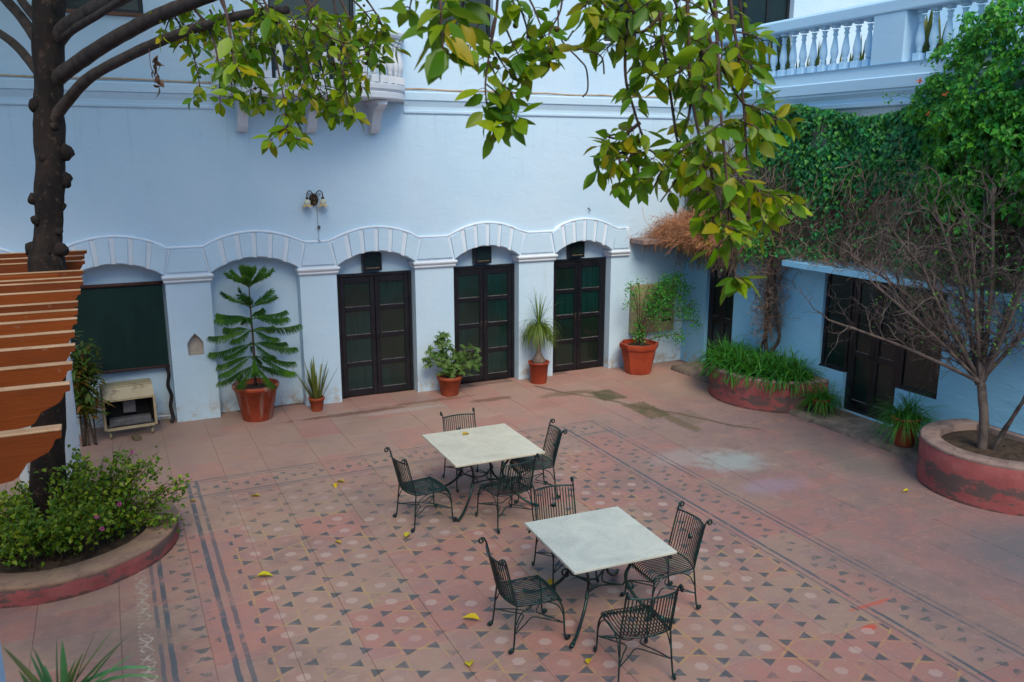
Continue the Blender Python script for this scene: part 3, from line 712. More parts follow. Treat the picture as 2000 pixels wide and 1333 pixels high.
# side door and big glazed door set
def side_door(y0, y1, z0, z1, leafs, name='door', transom=None, x=XW + .07, sub=True):
    t = .055; mb = MB()
    for a, b, c, d in ((y0, y0 + t, z0, z1), (y1 - t, y1, z0, z1), (y0 + t + .001, y1 - t - .001, z1 - t, z1), (y0 + t + .001, y1 - t - .001, z0, z0 + .03)):
        mb.bbox(x, x + .06, a, b, c, d, .005)
    o = mb.build(name, M['doorwood'], vw)
    n = leafs; lw = (y1 - y0 - 2 * t) / n
    for i in range(n):
        a = y0 + t + i * lw + .002; b = a + lw - .004; st = .075; l = MB(); zt = z1 - t - .002; zb = z0 + .032
        l.bbox(x + .006, x + .045, a, a + st, zb, zt, .004); l.bbox(x + .006, x + .045, b - st, b, zb, zt, .004)
        cuts = [zb, zb + .16, zb + (zt - zb) * .40, zb + (zt - zb) * .40 + .10, zt - .09 - (transom or 0), zt]
        l.bbox(x + .008, x + .043, a + st + .001, b - st - .001, cuts[0], cuts[1], .004); l.bbox(x + .008, x + .043, a + st + .001, b - st - .001, cuts[2], cuts[3], .004); l.bbox(x + .008, x + .043, a + st + .001, b - st - .001, cuts[4], cuts[5], .004)
        l.build('door_leaf', M['doorwood'], o)
        for c, d in ((cuts[1], cuts[2]), (cuts[3], cuts[4])):
            p = MB(); p.add([(x + .028, a + st, c), (x + .028, b - st, c), (x + .028, b - st, d), (x + .028, a + st, d)], [(0, 3, 2, 1)]); p.build('pane', M['glassr'], o)
            p = MB(); p.bbox(x + .012, x + .024, a + st + .001, b - st - .001, c, c + .012, .002); p.build('glazing_bead', M['bead'], o)
    my = (y0 + y1) / 2
    for s in (-1, 1):
        h = MB(); h.tube(spline([(x, my + s * .05, z0 + .95), (x - .035, my + s * .05, z0 + .98), (x - .035, my + s * .05, z0 + 1.08), (x, my + s * .05, z0 + 1.11)], 4), .007, 6); h.build('door_handle', M['ironblack'], o, True)
    return o
side_door(-1.59, -.77, .105, 2.39, 2)
side_door(-5.455, -4.425, .125, 2.41, 2)
def side_window(y0, y1, z0, z1):
    x = XW + .05; t = .05; mb = MB()
    for a, b, c, d in ((y0, y0 + t, z0, z1), (y1 - t, y1, z0, z1), (y0 + t + .001, y1 - t - .001, z1 - t, z1), (y0 + t + .001, y1 - t - .001, z0, z0 + t)):
        mb.bbox(x, x + .06, a, b, c, d, .005)
    o = mb.build('window', M['doorwood'], vw)
    p = MB(); p.add([(x + .03, y0, z0), (x + .03, y1, z0), (x + .03, y1, z1), (x + .03, y0, z1)], [(0, 3, 2, 1)]); p.build('pane', M['glassr'], o)
    p = MB(); p.bbox(x - .04, x - .001, y0 + .002, y1 - .002, z0 + .002, z0 + .03, .004); p.build('sill', M['doorwood'], o)
side_window(-6.185, -5.465, .755, 2.41); side_window(-4.415, -3.865, .755, 2.41)
# worn concrete ledge along the wall foot
lg = MB(); n = 60; prev = None
for i in range(n + 1):
    y_ = lerp(-.62, -9.5, i / n); xx = 12.085 + noise.noise((0, y_ * 1.7, 1)) * .035; zz = .085 + noise.noise((2, y_ * 2.3, 1)) * .012
    cur = [(xx, y_, 0), (xx + .012, y_, zz * .8), (xx + .04, y_, zz), (XW - .001, y_, zz + .03)]
    if prev: lg.add(prev + cur, [(0, 4, 5, 1), (1, 5, 6, 2), (2, 6, 7, 3)])
    else: lg.add(cur, [(0, 1, 2, 3)]); lg.add([(XW - .001, y_, 0)], [])
    prev = cur
lgo = lg.build('wall_foot_ledge', M['ledge'], None, True); tag(lgo, kind='structure')

# ------------------------------------------------------------------ the unseen sides of the court
ow = MB(); ow.box(-12, 30, -21.0, -20.5, -.02, 8.5); tag(ow.build('wall_south', M['wall'], None), kind='structure')
ow = MB(); ow.box(-7.5, -7.1, -20.4, -.01, -.02, 8.5); tag(ow.build('wall_west', M['wall'], None), kind='structure')

# ================================================================== plants: shared builders
def leaf_shape(L=1.0, W=.45, fold=.12, droop=.25, tip=.12):
    """pointed leaf from the origin along +Y, folded on its midrib, drooping at the end"""
    st = [(0, .02), (.12, .55), (.35, 1.0), (.62, .86), (.84, .42), (1.0, 0)]
    vs = []; fs = []
    for t, w_ in st:
        z = -droop * t * t * L; y = t * L
        vs += [(-w_ * W / 2 * L, y, z + fold * w_ * W * L), (0, y, z), (w_ * W / 2 * L, y, z + fold * w_ * W * L)]
    for i in range(len(st) - 1):
        a = i * 3; fs += [(a, a + 1, a + 4, a + 3), (a + 1, a + 2, a + 5, a + 4)]
    return vs, fs
def small_leaf(W=.55, fold=.1, droop=.15):
    return [(0, 0, 0), (-W / 2, .45, fold * W), (0, 1, -droop), (W / 2, .45, fold * W), (0, .5, -droop * .3)], [(0, 4, 1), (1, 4, 2), (0, 3, 4), (4, 3, 2)]
def frame_from(d, nrm):
    d = Vector(d).normalized(); n = Vector(nrm); n = n - d * n.dot(d)
    n = n.normalized() if n.length > 1e-4 else d.orthogonal().normalized()
    return Matrix((d.cross(n), d, n)).transposed()                 # columns: x = side, y = along, z = normal
def put_leaf(mb, tpl, p, d, n, s, rnd):
    R_ = frame_from(d, n); p = Vector(p)
    mb.add([p + R_ @ (Vector(v) * s) for v in tpl[0]], tpl[1], rnd)
def rv3(r): return Vector((r.gauss(0, 1), r.gauss(0, 1), r.gauss(0, 1)))
def blade(mb, p, dirv, L, W, droop, rnd, n=5, fold=.25):          # strap-shaped arching blade
    d = Vector(dirv).normalized(); side = d.cross(Vector((0, 0, 1)))
    side = side.normalized() if side.length > 1e-3 else Vector((1, 0, 0))
    p = Vector(p); vs = []
    for i in range(n + 1):
        t = i / n; w_ = W * (1 - t) ** .6 * (.55 + .45 * min(1, t * 5))
        vs += [p - side * w_ / 2, p + Vector((0, 0, -fold * w_)), p + side * w_ / 2]
        d = (d + Vector((0, 0, -droop / n * (1 + t)))).normalized(); p = p + d * (L / n)
    fs = []
    for i in range(n): a = i * 3; fs += [(a, a + 1, a + 4, a + 3), (a + 1, a + 2, a + 5, a + 4)]
    mb.add(vs, fs, rnd)
def rel(o, root):                                                  # build in world space, then hang under a root that sits elsewhere
    o.parent = root; o.matrix_parent_inverse = root.matrix_basis.inverted() if root.matrix_basis != Matrix() else Matrix()
    return o
def pot(root, R_, H, mat, n=20, rimh=.05, taper=.72, sides=None, soil=True, thick=.02):
    n = sides or n; a0 = PI / n if sides else 0
    mb = MB(); mb.lathe([(R_ * taper * .96, 0), (R_ * taper, .012), (R_ * .955, H - rimh - .004), (R_ * 1.02, H - rimh), (R_ * 1.06, H - rimh * .6), (R_ * 1.06, H - .008), (R_ * 1.03, H), (R_ * 1.03 - thick * 1.5, H), (R_ * .94, H - .06)], n, a0=a0)
    bpy.context.view_layer.update(); p = mb.build('pot', mat, None, not sides); p.parent = root
    if soil:
        s = MB(); s.lathe([(R_ * .95, H - .075), (R_ * .5, H - .05), (.01, H - .045)], n, a0=a0); q = s.build('soil', M['soil'], None, True); q.parent = root
def potted(name, loc, label, cat='potted plant', group=None, rz=0): return empty(name, loc, rz, label, cat, group)
def sub(mb, name, mat, root, smooth=False):
    o = mb.build(name, mat, None, smooth); o.parent = root; return o

# ------------------------------------------------------------------ round and half-round planters
def ring_planter(name, c, R_, H, rimw, label, rimmat, wallside=None, bevel=.03, lean=0, grime=True):
    root = empty(name, (c[0], c[1], 0), 0, label, 'planter')
    n = 56; prof = [(R_ + lean, 0), (R_ + lean * .5, H * .5), (R_, H - .05), (R_ - .004, H - .045)]
    def ringpts(pr, off=0):
        out = []
        for r_, z in pr:
            for k in range(n):
                a = 2 * PI * k / n; q = noise.noise((math.cos(a) * 1.7 + c[0], math.sin(a) * 1.7, z * 2)) * .014
                x_, y_ = (r_ + q) * math.cos(a), (r_ + q) * math.sin(a)
                if wallside is not None: x_ = min(x_, wallside - off - c[0])
                out.append((x_, y_, z))
        return out
    def strip(pr): m = len(pr); return [(i * n + k, i * n + (k + 1) % n, (i + 1) * n + (k + 1) % n, (i + 1) * n + k) for i in range(m - 1) for k in range(n)]
    mb = MB(); mb.add(ringpts(prof), strip(prof)); sub(mb, 'planter_wall', M['planter'], root, True)
    pr = [(R_ - .004, H - .048), (R_ + .006, H - .02), (R_ - .015, H), (R_ - rimw + .02, H + .004), (R_ - rimw, H - .02), (R_ - rimw - .01, H - .22)]
    mb = MB(); mb.add(ringpts(pr, .004 + .0), strip(pr)); sub(mb, 'rim', rimmat, root, True)
    if wallside is not None:
        h_ = math.sqrt((R_ - .02) ** 2 - (wallside - c[0]) ** 2); mb = MB(); mb.bbox(wallside - c[0] - .09, wallside - c[0] - .002, -h_, h_, H - .3, H + .002, .012); sub(mb, 'wall_side_rim', rimmat, root)
    pr = [(R_ - rimw + .01, H - .10), ((R_ - rimw) * .5, H - .07), (.02, H - .06)]
    mb = MB(); mb.add(ringpts(pr, .012), strip(pr)); sub(mb, 'soil', M['soil'], root, True)
    return root
ring_planter('round_planter', (1.12, -4.28), 1.27, .22, .30, 'low round pink planter with wide sandstone rim under the pergola, full of lantana', M['rimtan'])
ring_planter('wall_planter', (12.72, -2.95), 1.19, .56, .17, 'pink half-round planter with grassy clumps beside the narrow side door', M['rim'], XW - .003)
ring_planter('wall_planter', (12.32, -7.60), 1.0, .62, .24, 'large peeling pink planter at right holding the bare twisted tree', M['rim'], XW - .003)

# ------------------------------------------------------------------ Norfolk pine
rp = random.Random(11)
t = potted('potted_norfolk_pine', (3.93, -.32, 0), 'tiered norfolk pine in a large streaked terracotta pot inside the blank arch')
pot(t, .36, .60, M['terrastreak'], rimh=.07, taper=.66)
mb = MB(); mb.tube([(0, 0, .5), (.01, 0, 1.2), (0, 0, 2.0), (0, 0, 2.32)], [.022, .018, .010, .006], 6); sub(mb, 'stem', M['twig'], t, True)
whorls = [(.90, .60, -.48, 6), (1.06, .72, -.38, 6), (1.26, .74, -.24, 6), (1.48, .74, -.10, 6), (1.68, .66, .06, 6), (1.86, .54, .34, 5), (2.20, .44, .50, 7), (2.27, .30, .85, 5), (2.30, .2, 1.2, 4)]
for wi, (z0, L_, el, nb) in enumerate(whorls):
    for k in range(nb):
        a = 2 * PI * (k + .31 * wi) / nb + rp.uniform(-.15, .15); l = L_ * rp.uniform(.88, 1.12); e0 = el + rp.uniform(-.08, .08)
        pts = []; p = Vector((0, 0, z0)); d = Vector((math.cos(a) * math.cos(e0 + .35), math.sin(a) * math.cos(e0 + .35), math.sin(e0 + .35)))
        ns = 9
        for i in range(ns + 1):
            pts.append(p.copy()); dz = -.085 if i < 5 else .09
            d = (d + Vector((0, 0, dz))).normalized(); p = p + d * l / ns
        for q in pts:                                             # keep clear of the niche wall
            lim = (.27 - .02 + .32) ; q.y = min(q.y, .30 if abs(q.x) < .8 else .1)
        mb = MB(); mb.tube(pts, [lerp(.008, .004, i / ns) for i in range(ns + 1)], 4)
        for i in range(1, ns * 7):
            f_ = i / (ns * 7); ii = min(int(f_ * ns), ns - 1); q = pts[ii].lerp(pts[ii + 1], f_ * ns - ii); dd = (pts[ii + 1] - pts[ii]).normalized()
            sd_ = dd.cross(Vector((0, 0, 1))).normalized()
            wl = .155 * math.sin(PI * min(1, (1 - f_) * 1.0 + .16)) ** .7 * (l / .8) ** .5
            for s in (-1, 0, 1):
                tip = (sd_ * s * .75 + dd * .5 + Vector((0, 0, -.9 if el < .2 else (-.15 if s else .6))) + rv3(rp) * .12).normalized()
                w_ = .0055; up_ = Vector((0, 0, 1)); b0 = q; b1 = q + tip * wl * .55; b2 = q + tip * wl + Vector((0, 0, -.02))
                o_ = dd * w_
                mb.add([b0 - o_, b0 + o_, b1 + o_, b1 - o_, b2 + Vector((0, 0, .006)), b1 + up_ * w_, b1 - up_ * w_, b0 + up_ * w_, b0 - up_ * w_],
                    [(0, 1, 2, 3), (3, 2, 4), (7, 5, 6, 8), (5, 4, 6)], .25 if f_ < .75 else .6)
        sub(mb, 'branch', M['pinetip'] if wi >= 6 or k % 3 == 0 and wi % 2 else M['pine'], t)

# ------------------------------------------------------------------ snake plant
t = potted('potted_snake_plant', (4.92, -.32, 0), 'small pot of upright yellow-edged snake plant by the second pier')
pot(t, .13, .24, M['terra'], rimh=.045, taper=.72)
for i in range(34):
    a = rp.uniform(0, 2 * PI); r_ = rp.uniform(0, .07); ln_ = rp.uniform(.42, .80); tilt = rp.uniform(.02, .55)
    mb = MB(); blade(mb, (r_ * math.cos(a), r_ * math.sin(a), .18), (math.cos(a) * tilt, math.sin(a) * tilt, 1), ln_, rp.uniform(.045, .068), rp.uniform(-.02, .12), rp.random(), 5, .35)
    sub(mb, 'blade', M['snake'], t)

# ------------------------------------------------------------------ umbrella plant
t = potted('potted_umbrella_plant', (7.34, -.38, 0), 'bushy umbrella plant in a terracotta pot in front of the middle door')
pot(t, .225, .36, M['terra'], rimh=.06, taper=.70)
tpl = leaf_shape(1, .36, .1, .25); stem = MB(); fol = MB()
heads = [(-.18, -.02, 1.05), (-.30, .0, .85), (-.44, -.05, .78), (-.22, -.1, .66), (.05, -.05, .92), (.10, -.12, .72), (.28, -.1, .80), (.42, -.15, .82), (.52, -.1, .70), (.35, -.2, .60), (.02, -.15, .55), (-.10, -.2, .48), (.2, -.2, .5), (.55, -.1, .55),
         (-.16, 0, 1.18), (-.26, -.05, 1.1), (-.1, -.03, 1.08), (-.5, 0, .68), (.36, -.05, .9)]
for hx, hy, hz in heads:
    base = Vector((rp.uniform(-.04, .04), rp.uniform(-.04, .04), .28)); tip = Vector((hx, hy, hz))
    pts = spline([base, base.lerp(tip, .5) + Vector((hx * -.12, 0, .08)), tip], 5); stem.tube(pts, [lerp(.009, .004, i / 10) for i in range(11)], 5)
    for j in range(9):
        q = pts[rp.randint(5, 10)] + rv3(rp) * .05; ax = Vector((rp.gauss(0, .5), rp.gauss(-.35, .4), rp.uniform(.35, 1))).normalized()
        u_ = ax.orthogonal().normalized(); v_ = ax.cross(u_); r0 = rp.random() * .6
        for k in range(8):
            aa = 2 * PI * k / 8 + rp.uniform(-.1, .1); d = u_ * math.cos(aa) + v_ * math.sin(aa) - ax * .15
            put_leaf(fol, tpl, q, d, ax, rp.uniform(.062, .095), r0 + rp.uniform(0, .3))
sub(stem, 'stem', M['bushstem'], t, True); tag(sub(fol, 'foliage', M['scheff'], t), kind='stuff')

# ------------------------------------------------------------------ ponytail palm
t = potted('potted_ponytail_palm', (9.19, -.34, 0), 'ponytail palm with swollen trunk and drooping fountain of thin blades')
pot(t, .20, .42, M['terrabig'], rimh=.03, taper=.78)
mb = MB(); mb.lathe([(.10, .36), (.135, .42), (.13, .46), (.085, .52), (.05, .60), (.034, .72), (.030, .9), (.032, 1.02), (.038, 1.10), (.02, 1.14)], 12); sub(mb, 'trunk', simple('ponytail_bark', (.22, .17, .14), (.13, .10, .085), .8, 14, stretch=(1, 1, .3)), t, True)
fol = MB()
for i in range(330):
    a = rp.uniform(0, 2 * PI); el = rp.uniform(-.1, .75) if i % 6 else rp.uniform(.9, 1.5); ln_ = rp.uniform(.40, .66) * (1.15 if el > 1 else 1)
    d = Vector((math.cos(a) * math.cos(el), math.sin(a) * math.cos(el), math.sin(el)))
    blade(fol, (d.x * .03, d.y * .03, 1.06 + rp.uniform(0, .1)), d, ln_, rp.uniform(.014, .022), rp.uniform(1.5, 2.9) if el < 1.15 else rp.uniform(.25, 1.6), rp.random(), 7, .1)
fo = sub(fol, 'foliage', M['pony'], t); tag(fo, kind='stuff')
for v in fo.data.vertices: v.co.y = min(v.co.y, .31)

# ------------------------------------------------------------------ leggy bush in the big pot by the corner
t = potted('potted_bougainvillea', (11.36, -.52, 0), 'leggy red-flowered bush leaning right in the biggest octagonal terracotta pot')
pot(t, .375, .62, M['terrabig'], rimh=.11, taper=.70, sides=8)
stem = MB(); fol = MB(); fl = MB(); tpl = small_leaf(.6)
targets = [(-.28, 0, 1.75), (-.15, -.05, 1.65), (-.30, -.05, 1.45), (-.05, 0, 1.80), (.15, -.05, 1.75), (.35, -.1, 1.70), (.55, -.15, 1.62), (.75, -.2, 1.50), (.95, -.3, 1.35), (1.02, -.35, 1.05), (.85, -.3, 1.25), (.45, -.15, 1.45), (.2, -.1, 1.5), (-.1, -.1, 1.05), (.0, -.1, .9), (.65, -.2, 1.75), (.85, -.2, 1.70), (.45, -.1, 1.85), (.60, -.3, 1.9), (.72, -.1, 1.95), (.7, -.3, .78), (-.15, -.1, .8)]
for tx, ty, tz in targets:
    base = Vector((rp.uniform(-.07, .07), rp.uniform(-.05, .05), .56)); tip = Vector((tx, ty, tz)); mid = base.lerp(tip, .5) + Vector((-tx * .18, 0, .18 if tz > 1 else .05))
    pts = spline([base, mid, tip, tip + (tip - mid) * .15 + Vector((0, 0, -.12))], 7); m_ = len(pts); stem.tube(pts, [lerp(.012, .003, i / (m_ - 1)) for i in range(m_)], 5)
    for j in range(190 if tx > .3 else 55):
        i = rp.randint(m_ // 3, m_ - 1); q = pts[i] + rv3(rp) * .07; q.y = min(q.y, .48)
        put_leaf(fol, tpl, q, rv3(rp) + Vector((0, 0, -.2)), Vector((0, -.6, 1)) + rv3(rp) * .6, rp.uniform(.034, .066), rp.random())
    if rp.random() < .6:
        for j in range(3): put_leaf(fl, tpl, tip + rv3(rp) * .02, rv3(rp), rv3(rp), .035, rp.random())
sub(stem, 'stem', M['bushstem'], t, True); tag(sub(fol, 'foliage', M['bougain'], t), kind='stuff'); tag(sub(fl, 'blossom', M['orangep'], t), kind='stuff')

# ------------------------------------------------------------------ strappy grass clumps: in pots and in the half-round planter
def grass_fan(mb, c, n, L0, L1, W=.014, r=random.Random(4), up=1.0, spread=.06):
    for i in range(n):
        a = r.uniform(0, 2 * PI); el = r.uniform(.15, 1.45); d = Vector((math.cos(a) * math.cos(el), math.sin(a) * math.cos(el), math.sin(el) * up))
        blade(mb, Vector(c) + Vector((r.gauss(0, spread), r.gauss(0, spread), 0)), d, r.uniform(L0, L1), W * r.uniform(.7, 1.3), r.uniform(.9, 2.2), r.random(), 5, .2)
for (x_, y_, z_, R_, H_, n, L0, L1, lab) in ((12.40, -4.36, .10, .145, .24, 360, .34, .58, 'small terracotta pot of dark green spider grass tucked beside the grassy planter'),
                                         (12.30, -6.10, .10, .20, .44, 420, .42, .74, 'terracotta pot of spider grass on the ledge below the glazed door')):
    t = potted('potted_spider_grass', (x_, y_, z_), lab, group=None); pot(t, R_, H_, M['terra'], rimh=.04, taper=.66)
    fol = MB(); grass_fan(fol, (0, 0, H_ - .05), n, L0, L1, .015); fo = sub(fol, 'foliage', M['grass'], t); tag(fo, kind='stuff')
    for v in fo.data.vertices: v.co.x = min(v.co.x, XW - x_ - .01); v.co.z = max(v.co.z, .01)
rg = random.Random(9); k = 0
clumps = [(11.98, -2.35, .5), (12.15, -2.12, .5), (12.42, -2.08, .5), (11.86, -2.62, .5), (12.1, -2.5, .5), (12.5, -2.45, .4), (11.84, -2.98, .52), (12.12, -2.8, .45), (11.92, -3.35, .5), (12.2, -3.15, .5), (12.12, -3.66, .5), (12.5, -3.5, .5), (12.38, -3.80, .5), (12.5, -2.75, .4), (12.52, -3.15, .45), (12.3, -3.45, .5)]
for cx_, cy_, s_ in clumps:
    t = empty('spider_grass_clump', (cx_, cy_, .48), 0, 'clump of dark green strappy grass growing in the half-round pink planter', 'grass clump', 'grass clumps in the half-round planter')
    fol = MB(); grass_fan(fol, (0, 0, .08), 250, .30 * s_ / .45, .56 * s_ / .45, .030, rg, .95, .10); fo = sub(fol, 'foliage', M['grass'], t); tag(fo, kind='stuff')
    for v in fo.data.vertices:
        v.co.x = min(v.co.x, XW - cx_ - .01); wx, wy = cx_ + v.co.x - 12.72, cy_ + v.co.y + 2.95
        if wx * wx + wy * wy > 1.2 ** 2: v.co.z = max(v.co.z, -.10 + .08 * math.sin(wy * 40))

# ------------------------------------------------------------------ croton by the left arch
t = potted('croton_shrub', (1.42, -.62, 0), 'tall green and orange croton standing between the pergola column and the cream cooler', 'shrub')
stem = MB(); fol = MB(); tpl = leaf_shape(1, .34, .1, .3)
for i in range(7):
    top = Vector((rp.uniform(-.22, .14), rp.uniform(-.15, .1), rp.uniform(1.1, 1.72))); b0 = Vector((rp.uniform(-.1, .1), rp.uniform(-.05, .05), 0))
    pts = spline([b0, b0.lerp(top, .5) + Vector((rp.uniform(-.05, .05), 0, 0)), top], 8); stem.tube(pts, [lerp(.016, .006, j / 16) for j in range(17)], 5)
    for j in range(110):
        q = pts[rp.randint(8, 16)] + rv3(rp) * .075
        put_leaf(fol, tpl, q, Vector((rp.gauss(0, 1), rp.gauss(0, 1), rp.uniform(-.7, .5))), (0, 0, 1), rp.uniform(.12, .19), rp.random())
sub(stem, 'stem', M['bushstem'], t, True); tag(sub(fol, 'foliage', M['croton'], t), kind='stuff')

# ------------------------------------------------------------------ lantana in the round planter
t = empty('lantana_bush', (1.12, -4.35, .15), 0, 'spreading light green lantana with a few magenta flowers in the low round planter', 'shrub')
rl = random.Random(21); stem = MB(); fol = MB(); fl = MB(); tpl = small_leaf(.75, .12, .25)
shoots = []
for i in range(150):
    a = rl.uniform(0, 2 * PI); r_ = .95 * math.sqrt(rl.random()); b0 = Vector((r_ * .75 * math.cos(a), r_ * .75 * math.sin(a), 0))
    hgt = rl.uniform(.22, .55)
    if b0.x > -.2: hgt += rl.uniform(.0, .25)
    shoots.append((b0, b0 + Vector((math.cos(a) * rl.uniform(.05, .3), math.sin(a) * rl.uniform(.05, .3), hgt))))
for (x_, y_, z_) in [(.82, -.15, .98), (.72, -.1, .92), (.9, -.2, .80), (1.25, -.35, .52), (1.35, -.3, .60), (1.3, -.2, .45), (1.15, -.25, .68), (1.0, -.1, .75), (1.28, -.4, .10), (1.2, -.45, .25), (.2, -.1, .70), (.0, .0, .85), (.55, 0, .72), (-.3, -.3, .5), (1.05, -.3, .88), (.62, -.2, .85), (.35, .1, .95), (-.7, -.5, .5), (-1.0, -.6, .45), (-.9, -.2, .6)]:
    for j in range(3):
        b0 = Vector((x_ * .45 + rl.uniform(-.1, .1), y_ * .4 + rl.uniform(-.1, .1), 0)); shoots.append((b0, Vector((x_, y_, z_)) + rv3(rl) * .06))
for b0, tip in shoots:
    pts = spline([b0, b0.lerp(tip, .5) + Vector((0, 0, .07)), tip], 6); m_ = len(pts)
    stem.tube(pts, [lerp(.006, .002, i / (m_ - 1)) for i in range(m_)], 4)
    r0 = rl.random() * .55
    for j in range(34):
        f_ = rl.uniform(.25, 1.0); q = pts[int(f_ * (m_ - 1))] + rv3(rl) * .035
        put_leaf(fol, tpl, q, rv3(rl) + Vector((0, 0, -.1)), Vector((0, 0, 1)) + rv3(rl) * .45, rl.uniform(.038, .075), min(.99, r0 * (1 - f_) + f_ * .35 + rl.uniform(0, .45)))
for (x_, y_, z_) in [(.46, -.85, .52), (.50, -.95, .42), (.68, -.80, .60), (.85, -.3, .98)]:
    for j in range(7):
        a = 2 * PI * j / 7; put_leaf(fl, tpl, (x_ + .008 * math.cos(a), y_, z_ + .008 * math.sin(a)), (math.cos(a), -.3, math.sin(a) + .3), (0, -1, .5), .019, rl.random())
sub(stem, 'stem', M['bushstem'], t, True); tag(sub(fol, 'foliage', M['lantana'], t), kind='stuff'); tag(sub(fl, 'blossom', M['pink'], t), kind='stuff')
for o in children(t):
    for v in o.data.vertices:
        v.co.z = max(v.co.z, -.02)

# ================================================================== pergola
pg = empty('pergola', (1.2, -6, 0), 0, 'orange slatted pergola on white columns at left with bleached top edges', 'pergola')
ry = [-2.25, -2.87, -3.42, -4.35, -4.90, -5.20, -5.81, -6.49, -6.91, -7.31, -7.83, -8.30, -8.84, -9.34, -10.17]
PROF = [(0, 0), (0, -.035), (-.025, -.04), (-.038, -.07), (-.058, -.095), (-.107, -.118), (-.145, -.135), (-.163, -.163), (-.182, -.19), (-.206, -.205), (-.27, -.213), (-.36, -.218)]
rr = random.Random(2)
for i, y_ in enumerate(ry):
    ex = 1.682 + rr.uniform(-.01, .01); th = .052 if i < 14 else .07; k_ = 1.0
    poly = [(p, q) for p, q in PROF] + [(-5.2, -.218), (-5.2, 0)]
    hh = 3.10
    mb = MB()
    poly2 = [(-5.2, -.004)] + [(0, -.004)] + PROF[1:] + [(-5.2, -.218)]
    mb.prism(poly2, -th / 2, th / 2, lambda p, q, a: (p, a, q)); o = mb.build('rafter', M['orange'], None); o.parent = pg
    o.location = (ex - 1.2, y_ + 6, hh); o.rotation_euler = (0, rr.uniform(-.002, .002), rr.uniform(-.008, .010))
    c = MB(); c.bbox(-5.2, .004, -th / 2 - .003, th / 2 + .003, -.004 + .001, .008, .003); q = c.build('bleached_edge', M['cream'], None); q.parent = o
for bx_ in (1.18, -1.9):
    mb = MB(); mb.bbox(bx_ - .06 - 1.2, bx_ + .06 - 1.2, -5.2, 3.9, 2.68, 2.875, .008); o = mb.build('beam', M['orange'], None); o.parent = pg
mb = MB(); mb.bbox(-1.0, .25, 1.62 + 0, 1.72, 2.90, 3.09, .01); o = mb.build('tie_board', M['orange'], None); o.parent = pg
for cx_, cy_ in ((1.285, -2.86), (.76, -2.95), (-1.9, -2.9), (-1.9, -8.0)):
    s = .10 if cx_ > 1 else .05; mb = MB(); mb.bbox(cx_ - s - 1.2, cx_ + s - 1.2, cy_ - s + 6, cy_ + s + 6, 0, 2.68, .012)
    mb.lathe([(s * 2.1, 0), (s * 1.95, .03), (s * 1.5, .15), (s * 1.38, .19)], 4, (cx_ - 1.2, cy_ + 6, 0), a0=PI / 4)
    o = mb.build('column', M['trim'], None); o.parent = pg

# ================================================================== the big tree
tree = empty('broadleaf_tree', (1.04, -3.85, .15), 0, 'dark-trunked fig tree rising through the pergola, its leafy twigs hanging across the top', 'tree')
rt = random.Random(33)
tb = MB()
TP = [(92, 1035, -3.95, .18), (94, 900, -3.92, .18), (93, 700, -3.88, .175), (92, 525, -3.84, .185), (91, 500, -3.83, .172), (93, 455, -3.80, .146), (95, 400, -3.8, .148), (97, 340, -3.78, .148), (98, 280, -3.76, .146), (97, 210, -3.75, .146), (96, 140, -3.75, .146), (95, 60, -3.75, .146), (97, -40, -3.72, .16), (100, -200, -3.7, .14), (104, -420, -3.6, .10)]
pts = [on(u, v, 1, y_) for u, v, y_, r_ in TP]; rad = [r_ for *_, r_ in TP]
sp = spline(pts, 6); rads = []
for i in range(len(rad) - 1): rads += [lerp(rad[i], rad[i + 1], k / 6) for k in range(6)]
rads.append(rad[-1])
def bark_tube(mb, sp, rads, n=20, amp=.16):
    b = len(mb.v); mb.tube(sp, rads, n)
    for i in range(b, len(mb.v)):
        v = Vector(mb.v[i]); c = sp[min((i - b) // n, len(sp) - 1)]; d = (v - c)
        q = noise.noise(Vector((v.x * 7, v.y * 7, v.z * 2.6))) + .5 * noise.noise(Vector((v.x * 19, v.y * 19, v.z * 8)))
        mb.v[i] = tuple(c + d * (1 + amp * q))
bark_tube(tb, sp, rads)
for u, v, s in ((125, 298, .09), (125, 353, .085), (68, 392, .07), (118, 405, .06), (70, 205, .07), (105, 248, .05), (84, 310, .05), (112, 450, .06), (66, 487, .09), (114, 490, .09), (72, 430, .06)):
    c = on(u, v, 1, -3.88 if 70 < u < 118 else -3.80)
    kb = MB(); kb.ball((0, 0, 0), s, 10, 7)
    vs = []
    for p in kb.v:
        p = Vector(p); p *= 1 + .5 * noise.noise(p * 16 + Vector((u, v, 0))); vs.append(c + p)
    tb.add(vs, kb.f)
o = tb.build('trunk', M['bark'], None, True); rel(o, tree)
def limb(P, r0, r1, mat='limb', n=9, name='limb', amp=.07):
    sp_ = spline([D(*p) if len(p) == 3 else p for p in P], 7); m_ = len(sp_); mb = MB(); bark_tube(mb, sp_, [lerp(r0, r1, i / (m_ - 1)) for i in range(m_)], n, amp)
    rel(mb.build(name, M[mat], None, True), tree); return sp_
dT = pix(on(95, 180, 1, -3.76))[2]
limb([(100, 165, dT), (135, 135, dT - .2), (210, 84, dT - .8), (298, 36, dT - 1.4), (368, 7, dT - 1.9), (470, -30, dT - 2.6), (620, -70, dT - 3.6)], .085, .045)
limb([(102, 235, dT), (130, 200, dT - .1), (175, 152, dT - .5), (263, 104, dT - 1.1), (336, 72, dT - 1.6), (400, 50, dT - 2.1), (480, 28, dT - 2.6), (560, 20, dT - 3.0)], .065, .028)
limb([(98, 95, dT), (130, 55, dT - .2), (180, 22, dT - .6), (232, -4, dT - 1), (330, -60, dT - 1.8), (520, -120, dT - 3.2), (800, -160, dT - 5.0), (1100, -170, dT - 6.0), (1400, -140, dT - 6.4)], .10, .035)
